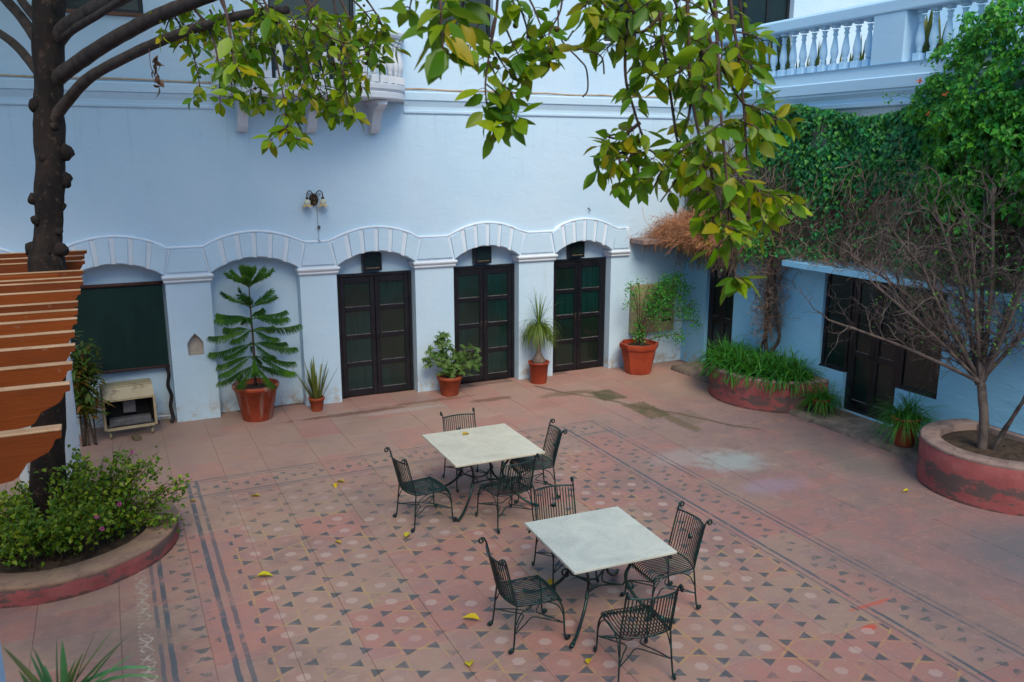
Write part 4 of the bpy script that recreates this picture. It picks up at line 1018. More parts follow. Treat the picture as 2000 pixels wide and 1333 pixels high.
limb([(88, 160, dT), (66, 130, dT + .1), (34, 92, dT + .3), (0, 66, dT + .5), (-60, 30, dT + .9)], .055, .04)
limb([(90, 110, dT), (78, 88, dT + .1), (45, 38, dT + .3), (8, -4, dT + .5), (-40, -60, dT + .8)], .065, .05)
limb([(92, 70, dT), (74, 40, dT + .1), (50, 12, dT + .2), (34, -10, dT + .3), (0, -50, dT + .5)], .06, .04)
limb([(104, 90, dT), (140, 60, dT - .3), (190, 30, dT - .8), (300, -40, dT - 1.6)], .05, .03)
# a lone dead leaf bundle
mb = MB()
for i in range(16): put_leaf(mb, leaf_shape(1, .5, .2, .4), D(306 + rt.uniform(-7, 7), 108 + i * 4.2, dT - 1.6), rv3(rt) * .5 + Vector((0, 0, -1)), rv3(rt), rt.uniform(.06, .10), rt.random())
mb.tube([D(291, 95, dT - 1.55), D(294, 130, dT - 1.6), D(303, 150, dT - 1.6)], .004, 4)
rel(mb.build('dead_leaf_cluster', M['leafdark'], None), tree)

LEAVES = []; TW = MB(); FR = []                                      # leaf records, twig mesh, fruit spots
def twig(P, r0=.008, nleaf=None, size=(.07, .12), side=.5, start=.15, fruit=.12, down=.75, subs=0, spread=.10, gap=.045):
    sp_ = spline([D(*p) for p in P], 6); m_ = len(sp_); TW.tube(sp_, [lerp(r0, r0 * .35, i / (m_ - 1)) for i in range(m_)], 5)
    L_ = sum((sp_[i + 1] - sp_[i]).length for i in range(m_ - 1)); n = nleaf or int(L_ * (1 - start) / gap)
    nodes = max(2, int(n / 3.2)); phase = rt.uniform(0, 6)
    for k in range(nodes):
        f_ = start + (1 - start) * (k + .8 * rt.random()) / nodes; i = min(int(f_ * (m_ - 1)), m_ - 2); q = sp_[i].lerp(sp_[i + 1], f_ * (m_ - 1) - i); ax = (sp_[i + 1] - sp_[i]).normalized()
        u_ = ax.orthogonal().normalized(); w_ = ax.cross(u_); phase += 2.0
        for l_ in range(rt.choice((2, 3, 3, 4)) + (2 if k == nodes - 1 else 0)):
            aa = phase + l_ * 2 * PI / 3.3 + rt.uniform(-.4, .4)
            d = (ax * rt.uniform(.1, .9) + (u_ * math.cos(aa) + w_ * math.sin(aa)) * (.55 + side * .6) + rv3(rt) * .18 + Vector((0, 0, -down * rt.uniform(.2, 1.0)))).normalized()
            off = d * rt.uniform(.012, .03) + rv3(rt) * .008; pet = q + off; TW.tube([q, q + off * .6 + Vector((0, 0, .003)), pet], .0018, 3, False)
            nr = rv3(rt) * .6 - FW * .35 + Vector((0, 0, .75)); LEAVES.append((pet, d, nr, rt.uniform(*size) * (1 if rt.random() < .8 else .6), rt.random()))
        if rt.random() < fruit * 2: FR.append((q + Vector((rt.uniform(-.02, .02), rt.uniform(-.02, .02), -rt.uniform(.03, .07))), rt.uniform(.010, .014)))
    for s in range(subs):
        i = rt.randint(int(m_ * .2), m_ - 2); q = sp_[i]; u, v, d = pix(q); ang = rt.uniform(.25, 2.9); l = rt.uniform(40, 95) * 3.6 / d
        twig([(u, v, d), (u + l * .5 * math.cos(ang), v + l * .35 * math.sin(ang), d + rt.uniform(-.15, .15)), (u + l * math.cos(ang), v + l * math.sin(ang), d + rt.uniform(-.3, .3))], r0 * .5, None, size, side, .1, fruit, down, 0, spread, gap)
# A: over the balcony, 5.5 to 7.5 m away
S1 = (.08, .135)
for P in ([(400, 40, 7), (420, 90, 6.8), (428, 150, 6.7), (430, 215, 6.6)], [(450, 10, 6.6), (470, 70, 6.4), (478, 130, 6.3)], [(340, 30, 7.6), (372, 90, 7.4), (392, 175, 7.3)], [(500, 20, 6.5), (530, 90, 6.3), (548, 160, 6.2), (560, 240, 6.1), (562, 278, 6.1)],
          [(560, 10, 6.6), (590, 80, 6.5), (610, 150, 6.4), (640, 210, 6.4)], [(600, 0, 6.4), (640, 60, 6.3), (668, 130, 6.2), (680, 200, 6.2), (700, 235, 6.2)], [(660, -10, 6.4), (690, 50, 6.3), (715, 100, 6.3), (740, 60 + 60, 6.3)], [(700, -20, 6.2), (730, 20, 6.1), (755, 70, 6.1)],
          [(360, -10, 7.4), (400, 40, 7.2), (440, 60, 7.1)], [(480, -20, 6.2), (520, 20, 6), (560, 50, 6)], [(560, 40, 6.9), (575, 130, 6.8), (572, 210, 6.7), (590, 262, 6.7)], [(620, 30, 6.8), (650, 110, 6.7), (660, 180, 6.7), (650, 225, 6.7)], [(520, 50, 7), (500, 120, 7), (510, 180, 7), (515, 225, 7)], [(410, 20, 7.2), (450, 100, 7), (490, 150, 7)],
          [(350, 0, 7.5), (330, 40, 7.5), (322, 62, 7.5)], [(630, -10, 6), (600, 30, 5.9), (640, 70, 5.9), (690, 90, 5.9)]):
    twig(P, .010, None, S1, .55, .12, .16, .7, 4, .16, .045)
for P in ([(380, 20, 7), (415, 60, 6.9), (470, 100, 6.8), (505, 105, 6.8)], [(430, 0, 6.6), (455, 60, 6.5), (460, 120, 6.5), (452, 165, 6.5)], [(540, -10, 6.3), (550, 60, 6.2), (585, 120, 6.2), (600, 180, 6.2)], [(590, -10, 6.2), (620, 40, 6.2), (650, 60, 6.2), (690, 130, 6.2)], [(650, -10, 6.5), (665, 60, 6.4), (700, 120, 6.4), (705, 190, 6.4)], [(470, 0, 6.9), (520, 30, 6.8), (600, 60, 6.7), (670, 50, 6.6)],
          [(690, 0, 6.3), (725, 40, 6.3), (745, 90, 6.3)], [(520, 10, 6.4), (490, 60, 6.3), (495, 130, 6.3)], [(610, 60, 6.5), (630, 140, 6.5), (645, 215, 6.5)]):
    twig(P, .009, None, S1, .55, .12, .14, .6, 4, .16, .045)
for P in ([(430, -20, 5.2), (445, 40, 5.1), (455, 110, 5.1), (470, 155, 5.1)], [(500, -30, 5), (520, 10, 5), (535, 40, 5)]):
    twig(P, .012, 9, (.14, .18), .35, .35, 0, 1.0, 0, .1)
# B: big near leaves at top centre
twig([(850, -60, 2.9), (860, 0, 2.85), (862, 60, 2.8), (868, 110, 2.8)], .008, 24, (.10, .15), .62, .1, 0, .55, 0, .12)
twig([(900, -50, 3.0), (905, 0, 3.0), (900, 40, 3.0)], .008, 18, (.09, .14), .7, .1, 0, .4, 0, .12)
twig([(820, -60, 3.1), (805, -5, 3.1), (800, 18, 3.1)], .006, 6, (.08, .11), .7, .3, 0, .3, 0, .1)
# C: hanging spray at centre
S2 = (.080, .128)
twig([(975, -40, 3.6), (968, 40, 3.6), (955, 110, 3.6), (948, 170, 3.6), (955, 215, 3.6), (970, 240, 3.6)], .007, 26, S2, .7, .42, .05, .5, 0, .12)
twig([(968, 30, 3.6), (960, 80, 3.6), (985, 130, 3.6), (1010, 160, 3.6)], .006, 18, S2, .7, .35, .1, .4, 0, .12)
twig([(945, 20, 3.6), (930, 60, 3.6), (920, 90, 3.6)], .005, 12, S2, .7, .3, .1, .4, 0, .1)
twig([(990, 60, 3.6), (1015, 110, 3.6), (1050, 135, 3.6)], .005, 12, S2, .7, .3, .1, .4, 0, .1)
twig([(955, 120, 3.6), (975, 160, 3.6), (1000, 185, 3.6), (990, 235, 3.6), (965, 262, 3.6)], .005, 20, S2, .7, .3, .1, .4, 0, .1)
twig([(950, 165, 3.6), (985, 195, 3.6), (1005, 225, 3.6)], .004, 9, S2, .7, .3, .1, .35, 0, .1)
# D: top, right of centre
for P in ([(1010, -40, 3.7), (1040, 10, 3.7), (1060, 60, 3.7), (1080, 100, 3.7)], [(1000, -30, 3.6), (1030, 60, 3.6), (1020, 95, 3.6)], [(1100, -40, 3.6), (1095, 20, 3.6), (1072, 70, 3.6), (1085, 115, 3.6)], [(980, -40, 3.6), (1000, 0, 3.6), (1005, 20, 3.6)]):
    twig(P, .006, 13, S2, .7, .35, .2, .45, 0, .1)
for P in ([(1090, 20, 3.8), (1095, 75, 3.8), (1130, 115, 3.8), (1145, 135, 3.8), (1148, 175, 3.8), (1138, 190, 3.8)], [(1125, 95, 3.8), (1150, 100, 3.8), (1175, 112, 3.8), (1180, 145, 3.8)], [(1120, 60, 3.8), (1105, 80, 3.8), (1100, 60, 3.8), (1140, 20, 3.8)]):
    TW.tube(spline([D(*p) for p in P], 6), .004, 5)
# E: the large hanging bough on the right
S3 = (.070, .122)
for P, sb in (([(1240, -60, 3.9), (1225, 40, 3.9), (1222, 150, 3.9), (1240, 220, 3.9), (1262, 300, 3.9), (1240, 325, 3.9)], 3),
          ([(1290, -60, 3.8), (1290, 40, 3.8), (1305, 150, 3.8), (1320, 260, 3.8), (1330, 330, 3.8), (1290, 395, 3.8)], 6),
          ([(1340, -60, 3.7), (1345, 60, 3.7), (1350, 180, 3.7), (1370, 290, 3.7), (1385, 390, 3.7), (1400, 470, 3.7)], 8),
          ([(1390, -60, 3.6), (1400, 60, 3.6), (1405, 180, 3.6), (1415, 300, 3.6), (1425, 400, 3.6), (1440, 470, 3.6)], 8),
          ([(1420, -60, 3.9), (1430, 30, 3.9), (1445, 130, 3.9), (1455, 240, 3.9), (1460, 340, 3.9), (1465, 430, 3.9)], 7),
          ([(1370, 40, 4.1), (1410, 130, 4.1), (1450, 200, 4.1), (1500, 230, 4.1), (1545, 240, 4.1)], 3),
          ([(1330, 30, 4.1), (1350, 150, 4.1), (1340, 250, 4.1), (1300, 320, 4.1), (1270, 380, 4.1)], 4),
          ([(1380, 250, 3.9), (1440, 330, 3.9), (1480, 370, 3.9), (1500, 420, 3.9)], 4),
          ([(1300, 20, 3.9), (1260, 60, 3.9), (1230, 60, 3.9), (1205, 45, 3.9)], 3),
          ([(1200, -60, 3.7), (1215, -10, 3.7), (1240, 25, 3.7)], 3), ([(1300, -60, 3.5), (1315, -5, 3.5), (1330, 30, 3.5)], 3), ([(1150, -60, 3.7), (1170, -10, 3.7), (1190, 25, 3.7)], 2),
          ([(1250, 240, 3.9), (1210, 270, 3.9), (1180, 265, 3.9)], 2), ([(1260, 300, 3.9), (1210, 300, 3.9), (1185, 330, 3.9)], 2), ([(1240, -60, 4.2), (1270, 40, 4.2), (1290, 110, 4.2)], 4), ([(1370, -60, 4.2), (1390, 20, 4.2), (1410, 90, 4.2), (1400, 170, 4.2)], 6), ([(1440, -40, 4.1), (1450, 50, 4.1), (1460, 120, 4.1)], 3)):
    twig(P, .010, None, S3, .6, .12, .10, .6, sb + 1, .16, .036)
for P in ([(1365, 40, 3.8), (1375, 160, 3.8), (1385, 300, 3.8), (1400, 400, 3.8)],): TW.tube(spline([D(*p) for p in P], 6), [.013] * 10 + [.008] * 9, 6)
twig([(1412, 380, 3.6), (1425, 460, 3.6), (1433, 520, 3.6), (1440, 545, 3.6)], .005, 14, (.085, .12), .75, .86, 0, .25, 0, .06)
# long hidden boughs above the frame carrying the hanging sprays
for P in ([(800, -160, 5.6), (860, -130, 3.6), (980, -120, 3.6), (1100, -110, 3.7), (1200, -90, 3.8), (1300, -80, 3.8), (1400, -80, 3.8), (1480, -60, 4)], [(500, -60, 6.6), (600, -40, 6.4), (700, -50, 6.2), (780, -80, 5.6)]):
    TW.tube(spline([D(*p) for p in P], 6), .03, 7)
CR = MB(); tc_ = small_leaf(.6, .12, .3)                               # unseen crown added above the frame to shade the left of the court
for i in range(6000):
    ccx, ccy, ccz, rr_ = rt.choice(((1.2, -3.8, 8.6, 2.2), (-.8, -4.5, 8.2, 1.8), (2.6, -3.2, 9.3, 1.8), (.4, -2.0, 9.0, 1.7), (-1.5, -2.2, 8.0, 1.6), (2.2, -6.5, 8.6, 1.8), (4.2, -5.4, 9.2, 1.6)))
    v_ = rv3(rt).normalized() * rr_ * rt.random() ** .4; v_.z *= .6; p = Vector((ccx, ccy, ccz)) + v_
    if p.y > -.1: continue
    u2, v2, d2 = pix(p)
    if d2 > 0 and v2 > -25: continue
    put_leaf(CR, tc_, p, rv3(rt) + Vector((0, 0, -.6)), (0, 0, 1), rt.uniform(.18, .30), rt.random())
tag(rel(CR.build('shade_crown', M['leaf'], None), tree), kind='stuff')
lt_ = leaf_shape(1, .50, .14, .22); lms = []
for j, (w_, fo_, dr) in enumerate(((.50, .12, .18), (.44, .20, .32), (.54, .06, .10), (.47, .16, -.12))):
    mb = MB(); vs, fs = leaf_shape(1, w_, fo_, dr); mb.add(vs, fs); me = mb.mesh('leaf', True); me.materials.append(M['leaf']); lms.append(me)
LEAVES.sort(key=lambda l: pix(l[0])[2] / l[3])
LEAVES = [l for l in LEAVES if seen(l[0], 500)]
inv = tree.matrix_basis.inverted(); st = MB()
bpy.context.view_layer.update(); inv = Matrix.Translation(-tree.location)
for i, (p, d, n_, s, r_) in enumerate(LEAVES):
    if i < 300:
        o = bpy.data.objects.new('leaf', lms[i % 4]); col.objects.link(o); o.parent = tree
        o.matrix_parent_inverse = inv; o.matrix_basis = Matrix.Translation(p) @ frame_from(d, n_).to_4x4() @ Matrix.Scale(s, 4)
    else:
        me = lms[i % 4]; R_ = frame_from(d, n_); st.add([p + R_ @ (v.co * s) for v in me.vertices], [tuple(q.vertices) for q in me.polygons], r_)
o = st.build('foliage', M['leaf'], None, True); tag(rel(o, tree), kind='stuff')
rel(TW.build('twigs', M['twig'], None, True), tree)
fm = MB(); fm.ball((0, 0, 0), 1, 10, 7); fme = fm.mesh('fruit', True); fme.materials.append(M['fruit'])
for p, r_ in FR[:110]:
    if seen(p, 0):
        o = bpy.data.objects.new('fruit', fme); col.objects.link(o); o.parent = tree; o.matrix_parent_inverse = inv; o.location = p; o.scale = (r_, r_, r_)
for nm in ('leaf',): pass

# ================================================================== iron chairs and marble tables
def spiral(c, ax_u, ax_v, r0, turns, n=16, a0=0, shrink=.25):
    c = Vector(c); out = []
    for i in range(n + 1):
        f_ = i / n; a = a0 + turns * 2 * PI * f_; r_ = r0 * (1 - f_ * (1 - shrink)); out.append(c + ax_u * (r_ * math.cos(a)) + ax_v * (r_ * math.sin(a)))
    return out
X_, Y_, Z_ = Vector((1, 0, 0)), Vector((0, 1, 0)), Vector((0, 0, 1))
SH, BH, HW = .45, .86, .225                                        # seat height, back height, half width; the chair faces +X
def back_x(y, z): return -.235 - .055 * (1 - (y / HW) ** 2) - .10 * max(0, (z - SH)) / (BH - SH)
def seat_z(x): return SH - .012 * math.sin(PI * min(1, max(0, (x + .25) / .45)))
def make_chair():
    root = empty('iron_chair', (0, 0, 0))
    nb = 15; R_ = .0056
    for i in range(nb):
        y_ = lerp(-HW + .022, HW - .022, i / (nb - 1)); P = []
        top = BH - .012 - .0 * abs(y_)
        for z in (top, .76, .66, .56, .48): P.append((back_x(y_, z), y_, z))
        P.append((back_x(y_, SH) + .025, y_, SH + .004))
        for x_ in (-.16, -.06, .04, .13): P.append((x_, y_ * (1.0 + .06 * (x_ + .2)), seat_z(x_)))
        e = .215 - .02 * (y_ / HW) ** 2
        P += [(e - .03, y_ * 1.05, SH - .006), (e, y_ * 1.05, SH - .035), (e + .005, y_ * 1.05, SH - .085)]
        mb = MB(); mb.tube(spline(P, 2), R_, 5); sub(mb, 'slat_bar', M['iron'], root, True)
    # top rail with posts that curl outward
    rail = MB(); n = 14
    P = [(back_x(lerp(-HW, HW, i / n), BH), lerp(-HW, HW, i / n), BH - .012 + .0 * i) for i in range(n + 1)]; rail.tube(P, .009, 6); sub(rail, 'top_rail', M['iron'], root, True)
    for s in (-1, 1):
        mb = MB(); P = [(back_x(s * HW, SH), s * HW, SH - .01), (back_x(s * HW, .6), s * HW, .6), (back_x(s * HW, .75), s * HW, .75), (back_x(s * HW, BH), s * HW, BH), (back_x(s * HW, BH) - .012, s * (HW + .004), BH + .03)]
        sp_ = spline(P, 4); c = sp_[-1] + Vector((-.034, s * .004, 0)); sp_ += spiral(c, X_, Z_, .034, 1.15, 18, 0, .35)[1:]
        mb.tube(sp_, .0085, 6); mb.ball(sp_[-1], .012, 6, 4); sub(mb, 'back_post', M['iron'], root, True)
        # rear leg and front leg
        mb = MB(); P = [(back_x(s * HW, SH), s * HW, SH - .005), (-.25, s * .23, .30), (-.262, s * .238, .15), (-.275, s * .245, .045)]
        sp_ = spline(P, 4); c = sp_[-1] + Vector((-.026, s * .002, -.004)); sp_ += spiral(c, X_, -Z_, .026, .95, 14, 0, .4)[1:]
        mb.tube(sp_, .0085, 6); mb.ball((sp_[-1].x, sp_[-1].y, sp_[-1].z), .020, 8, 5); sub(mb, 'leg', M['iron'], root, True)
        mb = MB(); P = [(.10, s * .19, SH - .02), (.175, s * .215, SH - .04), (.212, s * .232, SH - .12), (.222, s * .236, .25), (.228, s * .24, .10), (.238, s * .242, .045)]
        sp_ = spline(P, 4); c = sp_[-1] + Vector((.026, 0, -.004)); sp_ += spiral(c, -X_, -Z_, .026, .95, 14, 0, .4)[1:]
        mb.tube(sp_, .0085, 6); mb.ball((sp_[-1].x, sp_[-1].y, sp_[-1].z), .020, 8, 5); sub(mb, 'leg', M['iron'], root, True)
    fr = MB(); P = [(back_x(lerp(-HW, HW, i / 12), SH) + .008, lerp(-HW, HW, i / 12), SH - .006) for i in range(13)]
    P += [(-.1, HW + .004, SH - .016), (.06, HW + .008, SH - .018), (.17, HW + .004, SH - .02), (.212, HW - .02, SH - .055), (.216, 0, SH - .058), (.212, -HW + .02, SH - .055), (.17, -HW - .004, SH - .02), (.06, -HW - .008, SH - .018), (-.1, -HW - .004, SH - .016), (back_x(HW, SH) + .008, -HW, SH - .006)]
    fr.tube(P, .0085, 6); sub(fr, 'seat_frame', M['iron'], root, True)
    st_ = MB()                                                      # four bowed stretchers meeting near the middle, plus two arches under the seat
    st_.tube([(-.262 + .0 * i, 0, 0) for i in (0, 1)], .001, 3)
    for a in range(4):
        c0 = [(-.262, -.238), (-.262, .238), (.226, .238), (.226, -.238)][a]; c1 = [(-.262, .238), (.226, .238), (.226, -.238), (-.262, -.238)][a]
        m = ((c0[0] + c1[0]) / 2 * .28, (c0[1] + c1[1]) / 2 * .28)
        P = [(c0[0], c0[1], .185), (lerp(c0[0], m[0], .55), lerp(c0[1], m[1], .55), .20), (m[0], m[1], .205), (lerp(c1[0], m[0], .55), lerp(c1[1], m[1], .55), .20), (c1[0], c1[1], .185)]
        st_.tube(spline(P, 5), .006, 5)
    for s in (-1, 1): st_.tube(spline([(-.245, s * .233, .27), (-.19, s * .226, .37), (-.08, s * .22, .425), (.05, s * .22, .425), (.17, s * .226, .36), (.222, s * .235, .25)], 4), .006, 5)
    sub(st_, 'stretcher', M['iron'], root, True)
    ro = MB(); Mx = Matrix.Translation((back_x(0, .66) + .012, 0, .66)) @ Matrix.Rotation(PI / 2, 4, 'Y')
    ro.lathe([(.004, -.008), (.026, -.006), (.030, 0), (.024, .007), (.010, .012), (.003, .013)], 10, M=Mx); sub(ro, 'rosette', M['iron'], root, True)
    return root
C = [((5.09, -5.34), 7, 'green iron chair left of the rear table, its back to the planter'),
     ((5.93, -5.76), 95, 'green iron chair tucked at the near side of the rear table'),
     ((6.56, -5.20), 171, 'green iron chair right of the rear table, mostly hidden by the tabletop'),
     ((5.985, -4.50), -92, 'green iron chair behind the rear table, facing the camera'),
     ((5.11, -8.08), -2, 'green iron chair left of the front table, seen from behind its left side'),
     ((5.68, -8.90), 80, 'green iron chair nearest the camera, at the front of the front table'),
     ((6.47, -8.16), 177, 'green iron chair at the right end of the front table'),
     ((5.93, -7.27), -95, 'green iron chair between the two tables, facing the front table')]
first = make_chair()
for i, ((x_, y_), a, lab) in enumerate(C):
    o = first if i == 0 else None
    if o is None: o = copy_tree(first)
    o.location = (x_, y_, .004); o.rotation_euler = (0, 0, math.radians(a)); tag(o, lab, 'chair', 'iron chairs around the marble tables')
def make_table(x_, y_, sx, sy, rz, mat, lab):
    root = empty('marble_table', (x_, y_, .004), rz, lab, 'table', 'marble-topped iron tables')
    mb = MB(); mb.bbox(-sx / 2, sx / 2, -sy / 2, sy / 2, .722, .748, .004); sub(mb, 'tabletop', mat, root)
    fr = MB(); q = .36
    for a in range(4):
        c0 = [(-q, -q), (-q, q), (q, q), (q, -q)][a]; c1 = [(-q, q), (q, q), (q, -q), (-q, -q)][a]; fr.tube([(c0[0], c0[1], .708), (c1[0], c1[1], .708)], .012, 6)
        m = (c0[0] * .52, c0[1] * .52); m1 = (c1[0] * .52, c1[1] * .52); b = ((m[0] + m1[0]) / 2 * .35, (m[1] + m1[1]) / 2 * .35)
        fr.tube(spline([(m[0] * .95, m[1] * .95, .30), (b[0], b[1], .27), (m1[0] * .95, m1[1] * .95, .30)], 8), .009, 6)
        u_ = Vector((c0[0], c0[1], 0)).normalized(); c = Vector((m[0], m[1], .30)) + u_ * .05
        fr.tube(spiral(c, -u_, Z_, .055, 1.3, 20, 0, .3), .009, 6)
    sub(fr, 'under_frame', M['iron'], root, True)
    for a in range(4):
        s_, t_ = [(-1, -1), (-1, 1), (1, 1), (1, -1)][a]; mb = MB()
        P = [(s_ * .50, t_ * .50, .66), (s_ * .47, t_ * .47, .70), (s_ * .40, t_ * .40, .70), (s_ * .30, t_ * .30, .64), (s_ * .22, t_ * .22, .50), (s_ * .20, t_ * .20, .36), (s_ * .27, t_ * .27, .20), (s_ * .40, t_ * .40, .07), (s_ * .50, t_ * .50, .025), (s_ * .54, t_ * .54, .03)]
        sp_ = spline(P, 5); m_ = len(sp_); mb.tube(sp_, [lerp(.010, .016, min(1, i / m_ * 1.6)) if i < m_ - 6 else .020 for i in range(m_)], 7); sub(mb, 'leg', M['iron'], root, True)
    return root
make_table(5.957, -5.04, 1.17, 1.23, math.radians(-1), M['marble'], 'square cream marble table further back with a yellow leaf on it')
make_table(5.89, -7.955, 1.05, 1.10, math.radians(-3), M['marble2'], 'square white marble table nearer the camera, bare on top')
# ------------------------------------------------------------------ fallen leaves
rf = random.Random(8)
FL = [((3.385, -3.766), 1.1, 'yellow leaf lying by itself beyond the rear left corner of the tile pattern'), ((4.375, -3.781), .7, 'olive-yellow leaf, left one of the touching pair behind the rear table'), ((4.494, -3.778), .9, 'bright yellow leaf, right one of the touching pair behind the rear table'),
      ((4.70, -5.729), .9, 'curled yellow leaf just in front of the rear table\'s left chair'), ((3.99, -5.563), .75, 'small curled yellow leaf on the tiles left of the chairs'), ((3.017, -5.944), 1.1, 'large orange-yellow leaf on the tiles near the left border stripes'),
      ((4.763, -7.708), 1.15, 'big yellow leaf beside the front table\'s left chair'), ((4.397, -8.346), 1.0, 'yellow leaf at the bottom edge of the view'), ((5.75, -7.35), 1.0, 'yellow leaf under the front table'), ((2.566, -3.592), .6, 'tiny yellow leaf by the lantana'),
      ((11.05, -7.25), .6, 'small yellow leaf by the foot of the large right planter'), ((5.33, -8.75), .7, 'yellowish leaf under the nearest chair'), ((6.45, -4.9), .7, 'small orange leaf under the rear right chair'), ((1.62, -4.75), .6, 'yellow leaf on the sandstone rim of the round planter')]
for (x_, y_), s, lab in FL:
    mb = MB(); vs, fs = leaf_shape(1, .55, rf.uniform(.2, .5), rf.uniform(-.1, .35)); mb.add(vs, fs)
    z = .03 if x_ != 1.62 else .235
    mb.tube([(0, 0, 0), (0, -.25, .01)], .012, 3)
    me = mb.mesh('leaf', True); me.materials.append(M['yellow']); o = link('fallen_leaf', me, None, (x_, y_, z), (rf.uniform(-.2, .2), rf.uniform(-.25, .25), rf.uniform(0, 6.3)), (.15 * s,) * 3)
    tag(o, lab, 'leaf', 'fallen yellow leaves')
mb = MB(); vs, fs = leaf_shape(1, .62, .2, .1); mb.add(vs, fs); me = mb.mesh('leaf', True); me.materials.append(M['yellow'])
tag(link('fallen_leaf', me, None, (5.85, -4.66, .765), (0, .1, -1.2), (.12,) * 3), 'bright yellow leaf lying on the rear marble tabletop', 'leaf', 'fallen yellow leaves')

# ================================================================== wall lamp
wlp = empty('wall_lamp', (5.11, 0, 3.56), 0, 'twin-arm brass wall lamp with frilled glass shades above the arches', 'wall lamp')
mb = MB(); Mx = Matrix.Rotation(PI / 2, 4, 'X')
mb.lathe([(.075, 0), (.08, .012), (.06, .025), (.03, .05), (.01, .06)], 14, M=Mx @ Matrix.Scale(1.3, 4, (0, 1, 0))); mb.ball((0, -.05, -.06), .035, 8, 6); mb.ball((0, -.04, .07), .03, 8, 6); sub(mb, 'back_plate', M['brass'], wlp, True)
for s in (-1, 1):
    mb = MB(); mb.tube(spline([(s * .02, -.04, 0), (s * .03, -.07, .10), (s * .08, -.10, .15), (s * .125, -.11, .11), (s * .13, -.11, .04)], 6), .009, 6); mb.tube(spiral((s * .075, -.09, .085), X_ * s, Z_, .03, 1.2, 14), .005, 5); sub(mb, 'arm', M['ironblack'], wlp, True)
    mb = MB(); mb.lathe([(.012, .05), (.022, .045), (.026, .02), (.02, .01)], 12, (s * .13, -.11, 0)); h_ = sub(mb, 'shade_holder', M['brass'], wlp, True)
    mb = MB(); mb.lathe([(.022, .012), (.048, -.005), (.056, -.035), (.050, -.065), (.046, -.075)], 18, (s * .13, -.11, 0), False); sh = sub(mb, 'lamp_shade', M['shade'], wlp, True)
    mb = MB(); n = 36; vs = []
    for j, (r_, z) in enumerate(((.046, -.075), (.062, -.09), (.088, -.10))):
        for k in range(n): a = 2 * PI * k / n; q = r_ * (1 + (.10 * math.sin(6 * a) if j == 2 else 0)); vs.append((s * .13 + q * math.cos(a), -.11 + q * math.sin(a), z + (.012 * math.sin(6 * a) if j == 2 else 0)))
    mb.add(vs, [(i * n + k, i * n + (k + 1) % n, (i + 1) * n + (k + 1) % n, (i + 1) * n + k) for i in range(2) for k in range(n)]); sub(mb, 'shade_frill', M['amber'], wlp, True)
mb = MB(); mb.tube(spline([(.04, -.04, -.09), (.045, -.015, -.2), (.05, -.02, -.38), (.045, -.03, -.43)], 4), .004, 4)
for i in range(12): a = i * 1.9; mb.tube(spiral((.06 + .012 * math.sin(a), -.03, -.46 + .015 * math.cos(a * .7)), X_, (Y_ * .4 + Z_).normalized(), .018 + .003 * (i % 4), 1, 8, a), .0035, 4, False)
mb.tube([(.045, -.02, -.49), (.05, -.055, -.66), (.048, -.058, -.70), (.05, -.06, -.90)], .003, 4); mb.tube([(.045, -.06, -.90), (.075, -.062, -.90)], .005, 4); mb.tube([(.01, -.05, -.655), (.07, -.07, -.69)], .005, 4)
sub(mb, 'dangling_wire', M['cable'], wlp, True)
for x_, z_, lab in ((10.42, 3.28, 'tiny metal hook high over the rightmost arch'),):
    mb = MB(); mb.tube([(x_, .0, z_), (x_, -.04, z_), (x_ + .02, -.05, z_ - .04)], .008, 5); mb.ball((x_ + .02, -.05, z_ - .05), .014, 6, 4); tag(mb.build('hook', M['ironblack'], None, True), lab, 'hook')

# ================================================================== meter cabinet
mc = empty('meter_cabinet', (11.96, -.002, .70), 0, 'beige metal meter cabinet on the wall behind the leggy bush', 'cabinet')
mb = MB(); mb.bbox(-.52, .52, -.13, 0, 0, 1.0, .008); sub(mb, 'cabinet_body', M['panelbox'], mc)
for a, b, c, d in ((-.51, -.005, .51, .985), (.005, .51, .51, .985), (-.51, -.005, .015, .50), (.005, .51, .015, .50)):
    mb = MB(); mb.bbox(a, b, -.142, -.131, c, d, .004); sub(mb, 'cabinet_door', M['panelbox'], mc)
for z in (.22, .40):
    mb = MB(); mb.bbox(.20, .42, -.150, -.143, z, z + .045, .002); sub(mb, 'vent_slot', M['dark'], mc)

# ================================================================== cream cooler on its trolley
ck = empty('trolley_cooler', (1.99, -.22, 0), math.radians(4), 'cream open-fronted cooler cabinet on a small trolley under the green blind', 'cooler')
mb = MB(); W2 = .36
mb.bbox(-W2, W2, -.20, .10, .80, .825, .006); mb.add([(-W2, -.20, .80), (W2, -.20, .80), (W2, -.285, .64), (-W2, -.285, .64), (-W2, -.185, .80), (W2, -.185, .80), (W2, -.27, .64), (-W2, -.27, .64)], [(3, 2, 1, 0), (4, 5, 6, 7), (0, 1, 5, 4), (2, 3, 7, 6), (1, 2, 6, 5), (3, 0, 4, 7)])
sub(mb, 'hood', M['creampaint'], ck)
mb = MB()
for s in (-1, 1): mb.bbox(s * W2 - .018, s * W2 + .018, -.285, -.245, .16, .645, .004); mb.bbox(s * W2 - .012, s * W2 + .012, .06, .10, .12, .80, .004)
mb.bbox(-W2 + .019, W2 - .019, -.287, -.247, .145, .185, .004); mb.bbox(-W2 + .019, W2 - .019, -.284, -.250, .605, .640, .004); sub(mb, 'front_frame', M['creampaint'], ck)
mb = MB(); mb.box(-W2 + .01, W2 - .01, -.05, .09, .18, .79); mb.box(-W2 + .01, -W2 + .03, -.24, -.05, .2, .64); mb.box(W2 - .03, W2 - .01, -.24, -.05, .2, .64); sub(mb, 'dark_inside', M['dark'], ck)
